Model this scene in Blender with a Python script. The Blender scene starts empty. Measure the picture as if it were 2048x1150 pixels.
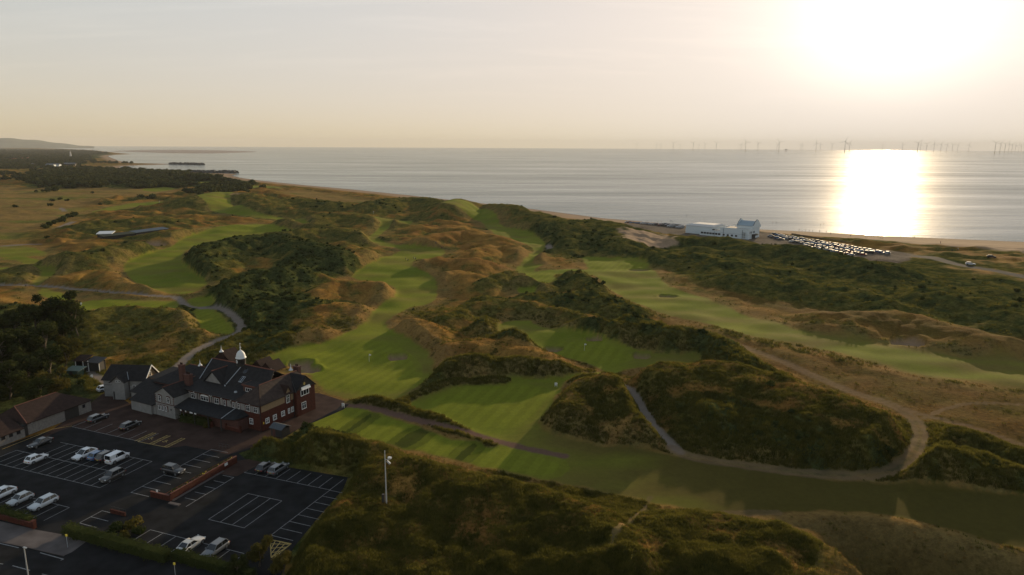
import bpy, bmesh, math, random
import numpy as np
from mathutils import Vector, Matrix

random.seed(7)
rng = np.random.default_rng(7)
scene = bpy.context.scene
R = math.radians

# ------------------------------------------------------------------ camera, world, sun, exposure
CAM_H = 62.0
FOCAL = 1390.0                      # photograph's focal length in its own pixels (2048 wide)
PITCH = math.atan(282.2 / FOCAL)
ROLL = R(0.3)
SUN_AZ = R(27.7)                    # clockwise from +Y
SUN_EL = R(9.5)
SKY_KNEE = 2.1
SKY_TINT = (2.56, 2.32, 2.20, 1)
SKY_K = 0.15

cam_d = bpy.data.cameras.new("camera")
cam = bpy.data.objects.new("camera", cam_d)
scene.collection.objects.link(cam)
cam_d.sensor_width = 36.0
cam_d.lens = FOCAL / 2048 * 36.0
cam_d.clip_start = 1.0
cam_d.clip_end = 120000.0
cam.location = (0, 0, CAM_H)
cam.rotation_euler = (Matrix.Rotation(math.pi / 2 - PITCH, 3, 'X') @ Matrix.Rotation(ROLL, 3, 'Z')).to_euler()
scene.camera = cam

scene.render.engine = 'CYCLES'
scene.cycles.use_denoising = True
scene.cycles.max_bounces = 6
scene.cycles.volume_bounces = 0
scene.cycles.transparent_max_bounces = 12
scene.cycles.sample_clamp_indirect = 6
scene.view_settings.view_transform = 'Standard'
scene.view_settings.look = 'None'
scene.view_settings.gamma = 1
scene.view_settings.use_curve_mapping = False
scene.view_settings.exposure = 0.45

world = bpy.data.worlds.new("World")
scene.world = world
world.use_nodes = True
wn = world.node_tree.nodes
wl = world.node_tree.links
wn.clear()
w_out = wn.new("ShaderNodeOutputWorld")
w_bg = wn.new("ShaderNodeBackground")
w_sky = wn.new("ShaderNodeTexSky")
w_sky.sky_type = 'NISHITA'
w_sky.sun_disc = False
w_sky.sun_elevation = SUN_EL
w_sky.sun_rotation = SUN_AZ
w_sky.altitude = 50
w_sky.air_density = 1.0
w_sky.dust_density = 0.7
w_sky.ozone_density = 1.0
w_bg.inputs['Strength'].default_value = SKY_K
# thin cirrus streaks: direction-based noise, stronger well above the horizon
tc = wn.new("ShaderNodeTexCoord")
sep = wn.new("ShaderNodeSeparateXYZ")
wl.new(tc.outputs['Generated'], sep.inputs[0])
def wmath(op, a, b=None, c=None):
    n = wn.new("ShaderNodeMath"); n.operation = op
    for i, v in enumerate((a, b, c)):
        if v is None: continue
        if isinstance(v, (int, float)): n.inputs[i].default_value = v
        else: wl.new(v, n.inputs[i])
    return n.outputs[0]
zc = wmath('MAXIMUM', sep.outputs[2], 0.02)
zz = wmath('ADD', zc, 0.10)
comb = wn.new("ShaderNodeCombineXYZ")
wl.new(wmath('DIVIDE', sep.outputs[0], zz), comb.inputs[0])
wl.new(wmath('DIVIDE', sep.outputs[1], zz), comb.inputs[1])
cmap = wn.new("ShaderNodeMapping")
cmap.inputs['Rotation'].default_value = (0, 0, R(24))
cmap.inputs['Scale'].default_value = (0.55, 1.9, 1)
cmap.inputs['Location'].default_value = (3.1, 1.7, 0)
wl.new(comb.outputs[0], cmap.inputs[0])
cn = wn.new("ShaderNodeTexNoise")
cn.inputs['Scale'].default_value = 1.3
cn.inputs['Detail'].default_value = 9
cn.inputs['Roughness'].default_value = 0.62
cn.inputs['Distortion'].default_value = 0.5
wl.new(cmap.outputs[0], cn.inputs['Vector'])
cr = wn.new("ShaderNodeMapRange")
cr.inputs[1].default_value = 0.50; cr.inputs[2].default_value = 0.80
wl.new(cn.outputs[0], cr.inputs[0])
hz = wn.new("ShaderNodeMapRange")
hz.inputs[1].default_value = 0.03; hz.inputs[2].default_value = 0.16
wl.new(sep.outputs[2], hz.inputs[0])
amt = wmath('MULTIPLY', wmath('MULTIPLY', cr.outputs[0], hz.outputs[0]), 0.95)
hs = wn.new("ShaderNodeHueSaturation")
hs.inputs['Saturation'].default_value = 1.0
wl.new(w_sky.outputs[0], hs.inputs['Color'])
def vmath(op, a, b):
    n = wn.new("ShaderNodeVectorMath"); n.operation = op
    for i, v in enumerate((a, b)):
        if isinstance(v, tuple): n.inputs[i].default_value = v
        else: wl.new(v, n.inputs[i])
    return n.outputs[0]
# hazy, milky evening: the brightest parts of the clear sky are veiled and levelled everywhere alike
sg_out = vmath('DIVIDE', hs.outputs[0], vmath('ADD', (1, 1, 1), vmath('MULTIPLY', hs.outputs[0], (1 / SKY_KNEE,) * 3)))
tint = wn.new("ShaderNodeMix"); tint.data_type = 'RGBA'; tint.blend_type = 'MULTIPLY'
tint.inputs[0].default_value = 1.0
tint.inputs[7].default_value = SKY_TINT
wl.new(sg_out, tint.inputs[6])
cb = wn.new("ShaderNodeMix"); cb.data_type = 'RGBA'; cb.blend_type = 'MIX'
wl.new(amt, cb.inputs[0])
wl.new(tint.outputs[2], cb.inputs[6])
bright = wn.new("ShaderNodeMix"); bright.data_type = 'RGBA'; bright.blend_type = 'MULTIPLY'
bright.inputs[0].default_value = 1.0
bright.inputs[7].default_value = (1.13, 1.11, 1.09, 1)
wl.new(tint.outputs[2], bright.inputs[6])
wl.new(bright.outputs[2], cb.inputs[7])
# aureole of the low sun in the haze, dimmed by the thicker air on the horizon
vd = wn.new("ShaderNodeVectorMath"); vd.operation = 'DOT_PRODUCT'
wl.new(tc.outputs['Generated'], vd.inputs[0])
vd.inputs[1].default_value = (math.sin(SUN_AZ) * math.cos(SUN_EL), math.cos(SUN_AZ) * math.cos(SUN_EL), math.sin(SUN_EL))
th2 = wmath('MULTIPLY', wmath('SUBTRACT', 1.0, vd.outputs['Value']), 2.0)
g1 = wmath('MULTIPLY', wmath('POWER', 2.718, wmath('MULTIPLY', th2, -1 / R(6.2) ** 2)), 3.2)
g2 = wmath('MULTIPLY', wmath('POWER', 2.718, wmath('MULTIPLY', th2, -1 / R(15) ** 2)), 0.6)
low = wn.new("ShaderNodeMapRange"); low.interpolation_type = 'SMOOTHSTEP'
low.inputs[1].default_value = 0.0; low.inputs[2].default_value = 0.13; low.inputs[3].default_value = 0.12
wl.new(sep.outputs[2], low.inputs[0])
gl = wmath('MULTIPLY', wmath('ADD', g1, g2), low.outputs[0])
gcol = wn.new("ShaderNodeMix"); gcol.data_type = 'RGBA'; gcol.blend_type = 'MULTIPLY'; gcol.inputs[0].default_value = 1
gcol.inputs[6].default_value = (1.0, 0.87, 0.70, 1); wl.new(gl, gcol.inputs[7])
gadd = wn.new("ShaderNodeMix"); gadd.data_type = 'RGBA'; gadd.blend_type = 'ADD'; gadd.inputs[0].default_value = 1; gadd.clamp_result = False
hd = wn.new("ShaderNodeMapRange"); hd.inputs[1].default_value = 0.0; hd.inputs[2].default_value = 0.16; hd.inputs[3].default_value = 0.84; hd.inputs[4].default_value = 0.96
wl.new(sep.outputs[2], hd.inputs[0])
hm = wn.new("ShaderNodeMix"); hm.data_type = 'RGBA'; hm.blend_type = 'MULTIPLY'; hm.inputs[0].default_value = 1
wl.new(cb.outputs[2], hm.inputs[6]); wl.new(hd.outputs[0], hm.inputs[7])
wl.new(hm.outputs[2], gadd.inputs[6]); wl.new(gcol.outputs[2], gadd.inputs[7])
wl.new(gadd.outputs[2], w_bg.inputs['Color'])
wl.new(w_bg.outputs[0], w_out.inputs['Surface'])

sun_d = bpy.data.lights.new("sun", 'SUN')
sun_d.energy = 4.0
sun_d.angle = R(0.6)
sun_d.color = (1.0, 0.76, 0.46)
sun = bpy.data.objects.new("sun", sun_d)
scene.collection.objects.link(sun)
sd = Vector((math.sin(SUN_AZ) * math.cos(SUN_EL), math.cos(SUN_AZ) * math.cos(SUN_EL), math.sin(SUN_EL)))
sun.rotation_euler = sd.to_track_quat('Z', 'Y').to_euler()
sun.location = sd * 500

# ------------------------------------------------------------------ survey helpers: photograph bearing -> point on the ground
_S, _C = math.sin(PITCH), math.cos(PITCH)
def ray(px, py):
    x = (px - 1024) / FOCAL; y = (py - 575) / FOCAL
    c, s = math.cos(ROLL), math.sin(ROLL)
    x, y = x * c - y * s, x * s + y * c
    return x, _C - y * _S, -(_S + y * _C)
def G(px, py, z=0.0):
    X, Y, Z = ray(px, py)
    t = (z - CAM_H) / Z
    return X * t, Y * t
GA = R(20.35)                        # the car park's own axes: r to the right, u away
EU = (math.sin(GA), math.cos(GA)); ER = (math.cos(GA), -math.sin(GA))
def RU(p): return p[0] * ER[0] + p[1] * ER[1], p[0] * EU[0] + p[1] * EU[1]
def W(r, u): return r * ER[0] + u * EU[0], r * ER[1] + u * EU[1]

def smooth_poly(pts, closed=True, n=4):
    out = []; N = len(pts)
    rngi = range(N) if closed else range(N - 1)
    for i in rngi:
        if closed: p0, p1, p2, p3 = pts[i - 1], pts[i], pts[(i + 1) % N], pts[(i + 2) % N]
        else: p0, p1, p2, p3 = pts[max(i - 1, 0)], pts[i], pts[i + 1], pts[min(i + 2, N - 1)]
        for k in range(n):
            t = k / n
            out.append(tuple(0.5 * ((2 * b) + (-a + c) * t + (2 * a - 5 * b + 4 * c - d) * t * t + (-a + 3 * b - 3 * c + d) * t ** 3)
                             for a, b, c, d in zip(p0, p1, p2, p3)))
    if not closed: out.append(tuple(pts[-1]))
    return out

# ------------------------------------------------------------------ numpy noise and distance fields
def _hash(ix, iy, seed):
    h = (ix.astype(np.int64) * 374761393 + iy.astype(np.int64) * 668265263 + seed * 1442695041) & 0xFFFFFFFF
    h = ((h ^ (h >> 13)) * 1274126177) & 0xFFFFFFFF
    return ((h ^ (h >> 16)) & 0xFFFF) / 65535.0 * (2 * math.pi)
def noise(x, y, s, seed=0):
    x = x / s; y = y / s
    ix = np.floor(x); iy = np.floor(y); fx = x - ix; fy = y - iy
    u = fx * fx * fx * (fx * (fx * 6 - 15) + 10); v = fy * fy * fy * (fy * (fy * 6 - 15) + 10)
    def g(a, b):
        t = _hash(ix + a, iy + b, seed)
        return np.cos(t) * (fx - a) + np.sin(t) * (fy - b)
    n0 = g(0, 0) * (1 - u) + g(1, 0) * u
    n1 = g(0, 1) * (1 - u) + g(1, 1) * u
    return (n0 * (1 - v) + n1 * v) * 1.5
def fbm(x, y, s, octv=4, seed=0, gain=0.5):
    a = 1.0; t = 0; tot = 0
    for o in range(octv):
        t = t + a * noise(x, y, s, seed + o * 17); tot += a
        a *= gain; s = s / 2.03
    return t / tot
def sstep(a, b, x):
    t = np.clip((x - a) / (b - a), 0, 1)
    return t * t * (3 - 2 * t)
def seg_dist(x, y, P, closed=False, margin=60.0):
    """distance, nearest point to a polyline; far points keep `margin`"""
    P = np.asarray(P, float)
    d = np.full(x.shape, margin); nx = x.copy(); ny = y.copy()
    lo = P.min(0) - margin; hi = P.max(0) + margin
    m = np.where((x > lo[0]) & (x < hi[0]) & (y > lo[1]) & (y < hi[1]))[0]
    if len(m) == 0: return d, nx, ny, m
    xx, yy = x[m], y[m]
    best = np.full(xx.shape, 1e18); bx = xx.copy(); by = yy.copy()
    n = len(P)
    for i in range(n if closed else n - 1):
        a = P[i]; b = P[(i + 1) % n]; e = b - a; L = max(e @ e, 1e-9)
        t = np.clip(((xx - a[0]) * e[0] + (yy - a[1]) * e[1]) / L, 0, 1)
        cx = a[0] + t * e[0]; cy = a[1] + t * e[1]
        q = (xx - cx) ** 2 + (yy - cy) ** 2
        k = q < best
        best = np.where(k, q, best); bx = np.where(k, cx, bx); by = np.where(k, cy, by)
    d[m] = np.minimum(np.sqrt(best), margin); nx[m] = bx; ny[m] = by
    return d, nx, ny, m
def sdpoly(x, y, P, margin=60.0):
    """signed distance, negative inside, clipped to margin"""
    d, _, _, m = seg_dist(x, y, P, True, margin)
    if len(m) == 0: return d
    P = np.asarray(P, float); xx, yy = x[m], y[m]
    ins = np.zeros(xx.shape, bool); n = len(P)
    for i in range(n):
        a = P[i]; b = P[(i + 1) % n]
        if a[1] == b[1]: continue
        c = ((a[1] > yy) != (b[1] > yy)) & (xx < (b[0] - a[0]) * (yy - a[1]) / (b[1] - a[1]) + a[0])
        ins ^= c
    d[m] = np.where(ins, -d[m], d[m])
    if margin < 1e3:
        pass
    return d

# ------------------------------------------------------------------ the lie of the land (surveyed off the photograph)
SEA_Z = -6.0
def gp(pts, z=0.0, n=4, closed=True): return [G(a, b, z) for a, b in smooth_poly(pts, closed, n)]

COAST = [(3300, 540), (2500, 495), (2048, 473), (1800, 465), (1600, 456.5), (1400, 449), (1300, 441.5), (1200, 434), (1110, 423), (1040, 415), (950, 406),
         (830, 394), (700, 382), (600, 374), (520, 366.5), (478, 361), (462, 357), (474, 353.3), (420, 352.6), (372, 351), (330, 348), (270, 346), (243, 345), (236, 341.5), (268, 338.8),
         (345, 335.6), (330, 334.6), (262, 334.0), (236, 330), (218, 323), (213, 320.5), (226, 318.2), (262, 316.2), (240, 314.5), (214, 312),
         (180, 309.0), (100, 306.6), (0, 306.2), (-300, 306.4), (-900, 309)]
COAST_W = [G(a, b, SEA_Z) for a, b in COAST]
LAND = COAST_W + [(-16000, 3000), (-9000, -800), (0, -2500), (6000, -2000)]

MOWN = [  # px outline, colour shade
    ([(1188, 461), (1150, 455)], None),
]
MOWN = [
    # big left fairway and its green
    [(512, 453), (485, 455), (450, 461), (415, 470), (375, 481), (352, 493), (333, 504), (297, 516), (274, 524), (250, 536), (250, 551), (270, 575), (297, 586), (344, 594), (376, 596), (403, 583), (413, 571), (391, 559), (372, 543), (364, 528), (368, 512), (391, 500), (430, 491), (470, 485), (489, 479), (524, 475), (579, 473), (600, 466), (560, 462)],
    [(407, 408), (466, 400), (482, 404), (462, 411), (465, 426), (505, 436), (556, 440), (587, 446), (618, 459), (599, 459), (563, 449), (540, 443), (485, 440), (450, 437), (422, 432), (395, 416)],
    [(282, 387), (325, 381), (348, 385), (309, 391)],
    [(180, 434), (219, 422), (270, 414), (317, 411), (333, 414), (274, 422), (219, 430)],
    [(0, 504), (59, 504), (94, 518), (70, 522), (0, 524)],
    [(0, 545), (90, 547), (113, 551), (94, 571), (70, 583), (66, 575), (82, 559), (70, 549), (0, 551)],
    [(0, 530), (28, 531), (60, 541), (98, 539), (52, 524), (20, 526)],
    [(86, 588), (117, 594), (149, 606), (133, 610), (102, 606), (78, 598)],
    [(156, 614), (260, 608), (360, 610), (364, 620), (333, 631), (274, 628), (235, 627), (188, 626), (164, 641), (152, 640)],
    [(376, 607), (423, 602), (430, 618), (391, 621)],
    [(385, 630), (427, 626), (470, 671), (411, 676), (395, 645)],
    # central valley
    [(880, 429), (905, 424), (950, 424), (975, 431), (991, 440), (1007, 453), (1050, 461), (1077, 475), (1089, 485), (1085, 500), (1070, 516), (1066, 528), (1085, 530), (1066, 541), (1101, 539), (1136, 538), (1150, 545), (1109, 548), (1112, 560), (1109, 569), (1075, 571), (1058, 555), (1034, 545), (1032, 537), (1050, 520), (1066, 504), (1062, 494), (1042, 485), (995, 473), (983, 461), (972, 455), (960, 444), (913, 436), (884, 434)],
    [(1038, 579), (1068, 579), (1070, 589), (1042, 590)],
    [(737, 446), (765, 444), (784, 451), (764, 469), (755, 481), (784, 491), (819, 495), (874, 500), (890, 506), (874, 518), (835, 520), (823, 528), (831, 541), (854, 549), (870, 563), (874, 590), (862, 606), (819, 618), (788, 637), (772, 650), (790, 668), (845, 700), (866, 730), (862, 762), (832, 782), (790, 802), (745, 800), (690, 800), (655, 788), (622, 755), (590, 735), (532, 738), (545, 718), (600, 700), (655, 688), (690, 672), (729, 652), (741, 637), (760, 614), (788, 598), (792, 583), (776, 571), (729, 565), (706, 559), (713, 547), (749, 528), (772, 516), (800, 506), (790, 498), (749, 491), (735, 483), (745, 471), (760, 455), (750, 450)],
    [(796, 446), (821, 443), (819, 453), (796, 453)],
    # right fairway
    [(1165, 512), (1210, 514), (1285, 517), (1299, 530), (1340, 570), (1399, 587), (1448, 608), (1498, 625), (1572, 645), (1655, 662), (1740, 676), (1830, 690), (1920, 700), (2048, 708), (2300, 730), (2300, 800), (2048, 764), (1900, 748), (1790, 726), (1690, 700), (1600, 682), (1500, 665), (1440, 650), (1340, 627), (1270, 603), (1215, 573), (1190, 550), (1130, 542), (1130, 537), (1175, 538)],
    # basin green
    [(995, 660), (1012, 646), (1040, 641), (1062, 641), (1075, 652), (1109, 660), (1148, 665), (1187, 673), (1226, 684), (1260, 695), (1320, 704), (1392, 708), (1398, 722), (1310, 730), (1250, 736), (1215, 752), (1190, 762), (1140, 764), (1120, 787), (1098, 830), (1080, 852), (1110, 872), (1200, 890), (1330, 908), (1480, 928), (1640, 950), (1800, 965), (2048, 985), (2400, 1020), (2400, 1150), (2048, 1088), (1920, 1058), (1780, 1028), (1650, 1018), (1510, 1026), (1410, 1020), (1280, 994), (1180, 975), (1090, 958), (1000, 940), (880, 912), (780, 893), (700, 872), (600, 852), (640, 832), (682, 812), (800, 842), (860, 862), (905, 880), (960, 880), (905, 855), (845, 826), (804, 800), (860, 778), (927, 764), (1020, 758), (1110, 760), (1190, 745), (1200, 733), (1130, 712), (1062, 690), (1010, 672)],
    [(330, 372), (430, 368), (500, 372), (440, 376), (360, 378)],
    [(452, 378), (530, 374), (560, 380), (500, 384)],
]
MOWN_W = [gp(m, 0.0, 3) for m in MOWN]
GREENS = [  # closely mown greens and tees (a lighter, finer sward)
    [(532, 455), (485, 458), (445, 466), (470, 470), (530, 470), (575, 466)],
    [(1101, 690), (1140, 682), (1195, 682), (1240, 697), (1260, 715), (1215, 724), (1150, 722), (1110, 708)],
    [(866, 800), (930, 780), (1010, 772), (1085, 776), (1105, 795), (1080, 830), (1040, 852), (970, 850), (905, 838), (862, 822)],
    [(560, 745), (610, 716), (700, 690), (770, 690), (820, 715), (840, 750), (800, 785), (730, 790), (660, 780), (620, 760)],
    [(1175, 520), (1280, 522), (1290, 534), (1250, 540), (1190, 540)],
    [(1045, 545), (1110, 545), (1105, 566), (1080, 568)],
    [(388, 632), (426, 628), (464, 669), (411, 674)],
    [(170, 618), (300, 612), (350, 614), (300, 625), (200, 624)],
    [(640, 832), (690, 818), (740, 832), (700, 866), (620, 850)],
    [(755, 838), (845, 852), (785, 888), (705, 872)],
    [(872, 868), (942, 884), (900, 922), (822, 902)],
    [(968, 894), (1128, 922), (1090, 955), (932, 928)],
]
GREENS_W = [gp(m, 0.0, 3) for m in GREENS]
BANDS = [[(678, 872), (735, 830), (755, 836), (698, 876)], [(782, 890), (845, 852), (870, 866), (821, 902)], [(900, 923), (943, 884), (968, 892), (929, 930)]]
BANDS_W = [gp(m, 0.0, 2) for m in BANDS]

# crest line in the photograph, height of the crest, half width towards the camera, half width beyond, cover (0 dry grass .. 1 rough .. 2 gorse)
RIDGES = [
    ([(640, 878), (700, 886), (790, 922), (880, 945), (985, 968), (1090, 992), (1165, 1020), (1200, 1060)], 5.5, 15, 6, 0.8),
    ([(700, 1010), (840, 1010), (960, 1030), (1100, 1060), (1200, 1080)], 4.2, 18, 12, 1.15),
    ([(640, 1120), (800, 1110), (1000, 1130), (1180, 1140)], 3.0, 14, 12, 1.2),
    ([(500, 893), (560, 868), (620, 860), (700, 880)], 3.4, 7, 4, 1.8),
    ([(1240, 747), (1300, 731), (1400, 728), (1490, 737), (1580, 760), (1670, 790), (1760, 822), (1815, 855)], 7.0, 24, 7, 0.72),
    ([(1430, 800), (1560, 830), (1700, 870), (1800, 890)], 4.5, 11, 8, 1.5),
    ([(1118, 806), (1150, 782), (1195, 767), (1235, 768), (1275, 795), (1312, 848)], 5.5, 13, 6, 0.8),
    ([(1280, 1062), (1350, 1036), (1450, 1034), (1540, 1056), (1620, 1092), (1700, 1140)], 4.0, 16, 7, 0.8),
    ([(1300, 1150), (1420, 1110), (1520, 1130)], 3.5, 12, 10, 1.2),
    ([(1850, 862), (1900, 849), (1960, 860), (2040, 890), (2150, 925)], 3.0, 7, 4, 1.0),
    ([(1845, 905), (1900, 897), (1980, 905), (2060, 925), (2200, 950)], 4.0, 11, 5, 1.3),
    ([(802, 799), (861, 776), (927, 762), (1009, 755)], 1.7, 2.4, 1.8, 1.1),
    ([(684, 798), (743, 797), (784, 806), (845, 822), (906, 851), (972, 871)], 1.7, 2.6, 1.8, 1.1),
    ([(870, 745), (902, 728), (927, 717), (968, 719), (1029, 717), (1090, 721), (1143, 725), (1185, 730)], 4.2, 9, 6, 1.1),
    ([(848, 705), (900, 690), (960, 684), (1020, 684), (1085, 704)], 3.6, 10, 6, 0.2),
    ([(1040, 655), (1073, 645), (1109, 637), (1148, 635), (1187, 637), (1226, 642), (1262, 632), (1300, 636), (1340, 652), (1407, 660), (1448, 680), (1482, 702)], 5.5, 12, 6, 1.5),
    ([(965, 640), (991, 634), (1020, 640)], 3.8, 8, 5, 1.4),
    ([(980, 592), (1050, 586), (1128, 587), (1187, 584), (1226, 592), (1255, 606)], 4.2, 13, 6, 1.5),
    ([(1109, 547), (1144, 540), (1163, 549), (1185, 573)], 4.5, 10, 5, 1.5),
    ([(972, 559), (1011, 547), (1038, 545), (1066, 560)], 4.5, 12, 7, 1.1),
    ([(846, 559), (886, 547), (925, 545), (944, 557)], 4.0, 11, 8, 0.3),
    ([(827, 524), (858, 518), (905, 519), (962, 524)], 4.6, 14, 9, 0.2),
    ([(944, 508), (976, 494), (1015, 491), (1058, 500)], 5.0, 16, 10, 0.3),
    ([(843, 479), (890, 467), (936, 464), (991, 474)], 5.0, 18, 12, 0.2),
    ([(639, 581), (678, 567), (737, 566), (782, 577)], 4.6, 13, 6, 0.3),
    ([(749, 657), (788, 645), (823, 641), (850, 656)], 4.2, 10, 5, 0.2),
    ([(772, 673), (835, 669), (874, 686)], 3.2, 8, 5, 0.3),
    ([(570, 680), (620, 660), (660, 656), (698, 659)], 3.8, 12, 6, 0.3),
    ([(640, 625), (700, 612), (740, 618)], 3.6, 14, 8, 0.5),
    ([(630, 506), (690, 494), (729, 508)], 5.5, 18, 10, 0.6),
    ([(878, 632), (933, 610), (991, 604), (1050, 606), (1109, 614), (1170, 626)], 3.2, 9, 6, 0.8),
    ([(896, 405), (925, 393), (976, 390), (1006, 396), (1032, 408)], 13.0, 34, 18, 0.9),
    ([(1035, 418), (1075, 423), (1110, 440)], 9.0, 30, 20, 1.0),
    ([(740, 408), (788, 399), (843, 396), (876, 402)], 10.0, 34, 22, 1.3),
    ([(372, 520), (403, 500), (450, 489), (509, 477), (567, 480), (626, 491), (661, 502)], 9.0, 24, 14, 1.75),
    ([(437, 583), (489, 558), (567, 539), (626, 520), (668, 516)], 7.0, 19, 9, 2.0),
    ([(470, 640), (520, 610), (590, 600), (640, 610)], 4.5, 16, 10, 1.6),
    ([(98, 520), (157, 515), (219, 503), (282, 492), (302, 496)], 6.5, 22, 10, 1.2),
    ([(120, 562), (190, 552), (240, 568), (270, 580)], 3.0, 14, 8, 0.3),
    ([(165, 641), (219, 626), (274, 627), (352, 626), (390, 640)], 4.5, 20, 7, 0.9),
    ([(0, 560), (40, 556), (80, 560)], 3.0, 14, 6, 1.0),
    ([(190, 452), (260, 446), (320, 444)], 6.0, 30, 18, 1.1),
    ([(390, 404), (440, 390), (500, 396)], 10.0, 45, 30, 1.2),
    ([(520, 410), (580, 402), (660, 408)], 9.0, 40, 28, 1.3),
    ([(600, 440), (680, 430), (760, 436)], 6.5, 30, 20, 1.0),
    ([(330, 470), (400, 462), (470, 450)], 5.0, 24, 14, 0.9),
    ([(560, 470), (640, 462), (720, 466)], 6.0, 22, 14, 1.3),
    ([(1110, 446), (1180, 436), (1230, 452)], 7.0, 40, 20, 1.7),
    ([(1130, 474), (1200, 462), (1240, 478)], 6.0, 26, 16, 1.6),
    ([(1340, 472), (1420, 468), (1480, 476)], 4.5, 14, 9, 1.7),
    ([(1520, 482), (1600, 486), (1680, 505), (1760, 520)], 5.0, 24, 14, 1.6),
    ([(1300, 500), (1400, 505), (1480, 520)], 4.5, 24, 14, 1.4),
    ([(1500, 545), (1640, 560), (1760, 590)], 4.5, 20, 12, 1.2),
    ([(1690, 620), (1800, 618), (1900, 640), (2048, 680)], 3.5, 18, 9, 0.3),
    ([(1900, 570), (2048, 600), (2200, 630)], 5.0, 26, 14, 1.3),
]
RIDGES_W = [([G(a, b, h) for a, b in smooth_poly(p, False, 3)], h, wn_, wf_, v) for p, h, wn_, wf_, v in RIDGES]

def CP(px, py): return G(px, py, 0.0)
CARPARK = [CP(-160, 960), CP(0, 905), CP(108, 868), CP(205, 800), CP(215, 700 + 95), CP(262, 820), CP(300, 800), CP(700, 812), CP(690, 822), CP(600, 862), CP(565, 884), CP(480, 912), CP(500, 928), CP(560, 936), CP(700, 958),
           CP(690, 982), CP(640, 1040), CP(592, 1100), CP(566, 1160), CP(520, 1260), CP(-200, 1400)]
CALM = [(CARPARK, 5.0), ([CP(205, 798), CP(225, 740), CP(340, 745), CP(640, 750), CP(700, 812), CP(560, 900), CP(300, 860)], 4.0),
        ([CP(-60, 950), CP(-60, 860), CP(60, 790), CP(190, 800), CP(170, 840), CP(0, 915)], 4.0),
        (gp([(600, 856), (690, 826), (800, 852), (905, 888), (1130, 918), (1100, 956), (900, 920), (700, 874)], 0, 1), 2.0)]
BEACHPARK = [G(a, b, -2.5) for a, b in [(1240, 444), (1360, 448), (1370, 452), (1480, 455), (1560, 462), (1700, 484), (1830, 500), (1800, 520), (1700, 515), (1560, 494), (1500, 482), (1366, 470), (1240, 452)]]

BUNKERS = [(1277, 537, 5.0), (1336, 588, 4.2), (1817, 678, 5.5), (1107, 697, 3.0), (1284, 708, 2.6), (797, 718, 3.2), (602, 733, 3.6), (620, 743, 3.6), (246, 515, 7.0), (308, 498, 8.0), (475, 411, 9), (1190, 680, 2.6), (548, 470, 5)]
BUNKERS_W = [(G(a, b, 0), s) for a, b, s in BUNKERS]

PATHS = [  # px line, width, kind: 0 gravel, 1 dirt, 2 tee path (brown), 3 tarmac
    ([(1225, 758), (1250, 775), (1274, 800), (1290, 825), (1310, 855), (1338, 885), (1362, 903)], 2.4, 0),
    ([(676, 812), (743, 819), (804, 835), (853, 847), (911, 860), (968, 876), (1050, 895), (1131, 911)], 2.3, 2),
    ([(1448, 672), (1500, 693), (1560, 715), (1630, 745), (1700, 775), (1780, 800), (1825, 825), (1843, 855), (1838, 890), (1815, 922), (1775, 945), (1700, 947), (1600, 940), (1480, 925), (1390, 912), (1350, 900)], 3.2, 1),
    ([(1760, 790), (1850, 822), (1950, 846), (2060, 884)], 2.0, 1),
    ([(1850, 828), (1900, 806), (1960, 796), (2060, 800)], 1.3, 1),
    ([(1225, 1160), (1255, 1090), (1285, 1035), (1305, 992)], 0.95, 1),
    ([(0, 582), (78, 583), (157, 588), (235, 596), (313, 600), (352, 602), (372, 618), (391, 624), (430, 624), (458, 633), (483, 658), (477, 673), (450, 684), (411, 700), (380, 718), (360, 738), (335, 765)], 3.0, 0),
    ([(103, 471), (145, 453)], 5.0, 0), ([(0, 503), (75, 498)], 4.0, 0), ([(120, 425), (128, 432)], 4.0, 0),
    ([(970, 606), (1030, 607)], 2.5, 0), ([(1141, 626), (1172, 635)], 2.8, 0), ([(1095, 490), (1100, 500)], 4.0, 0),
    ([(182, 752), (215, 774)], 2.2, 0),
    ([(1833, 496), (1862, 502), (1904, 515), (1945, 523), (1987, 529), (2060, 544), (2300, 600)], 7.5, 3),
    ([(1450, 1022), (1560, 1020), (1500, 1024)], 1.5, 1),
]
PATHS_W = [([G(a, b, 0) for a, b in smooth_poly(p, False, 3)], w, k) for p, w, k in PATHS]

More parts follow.
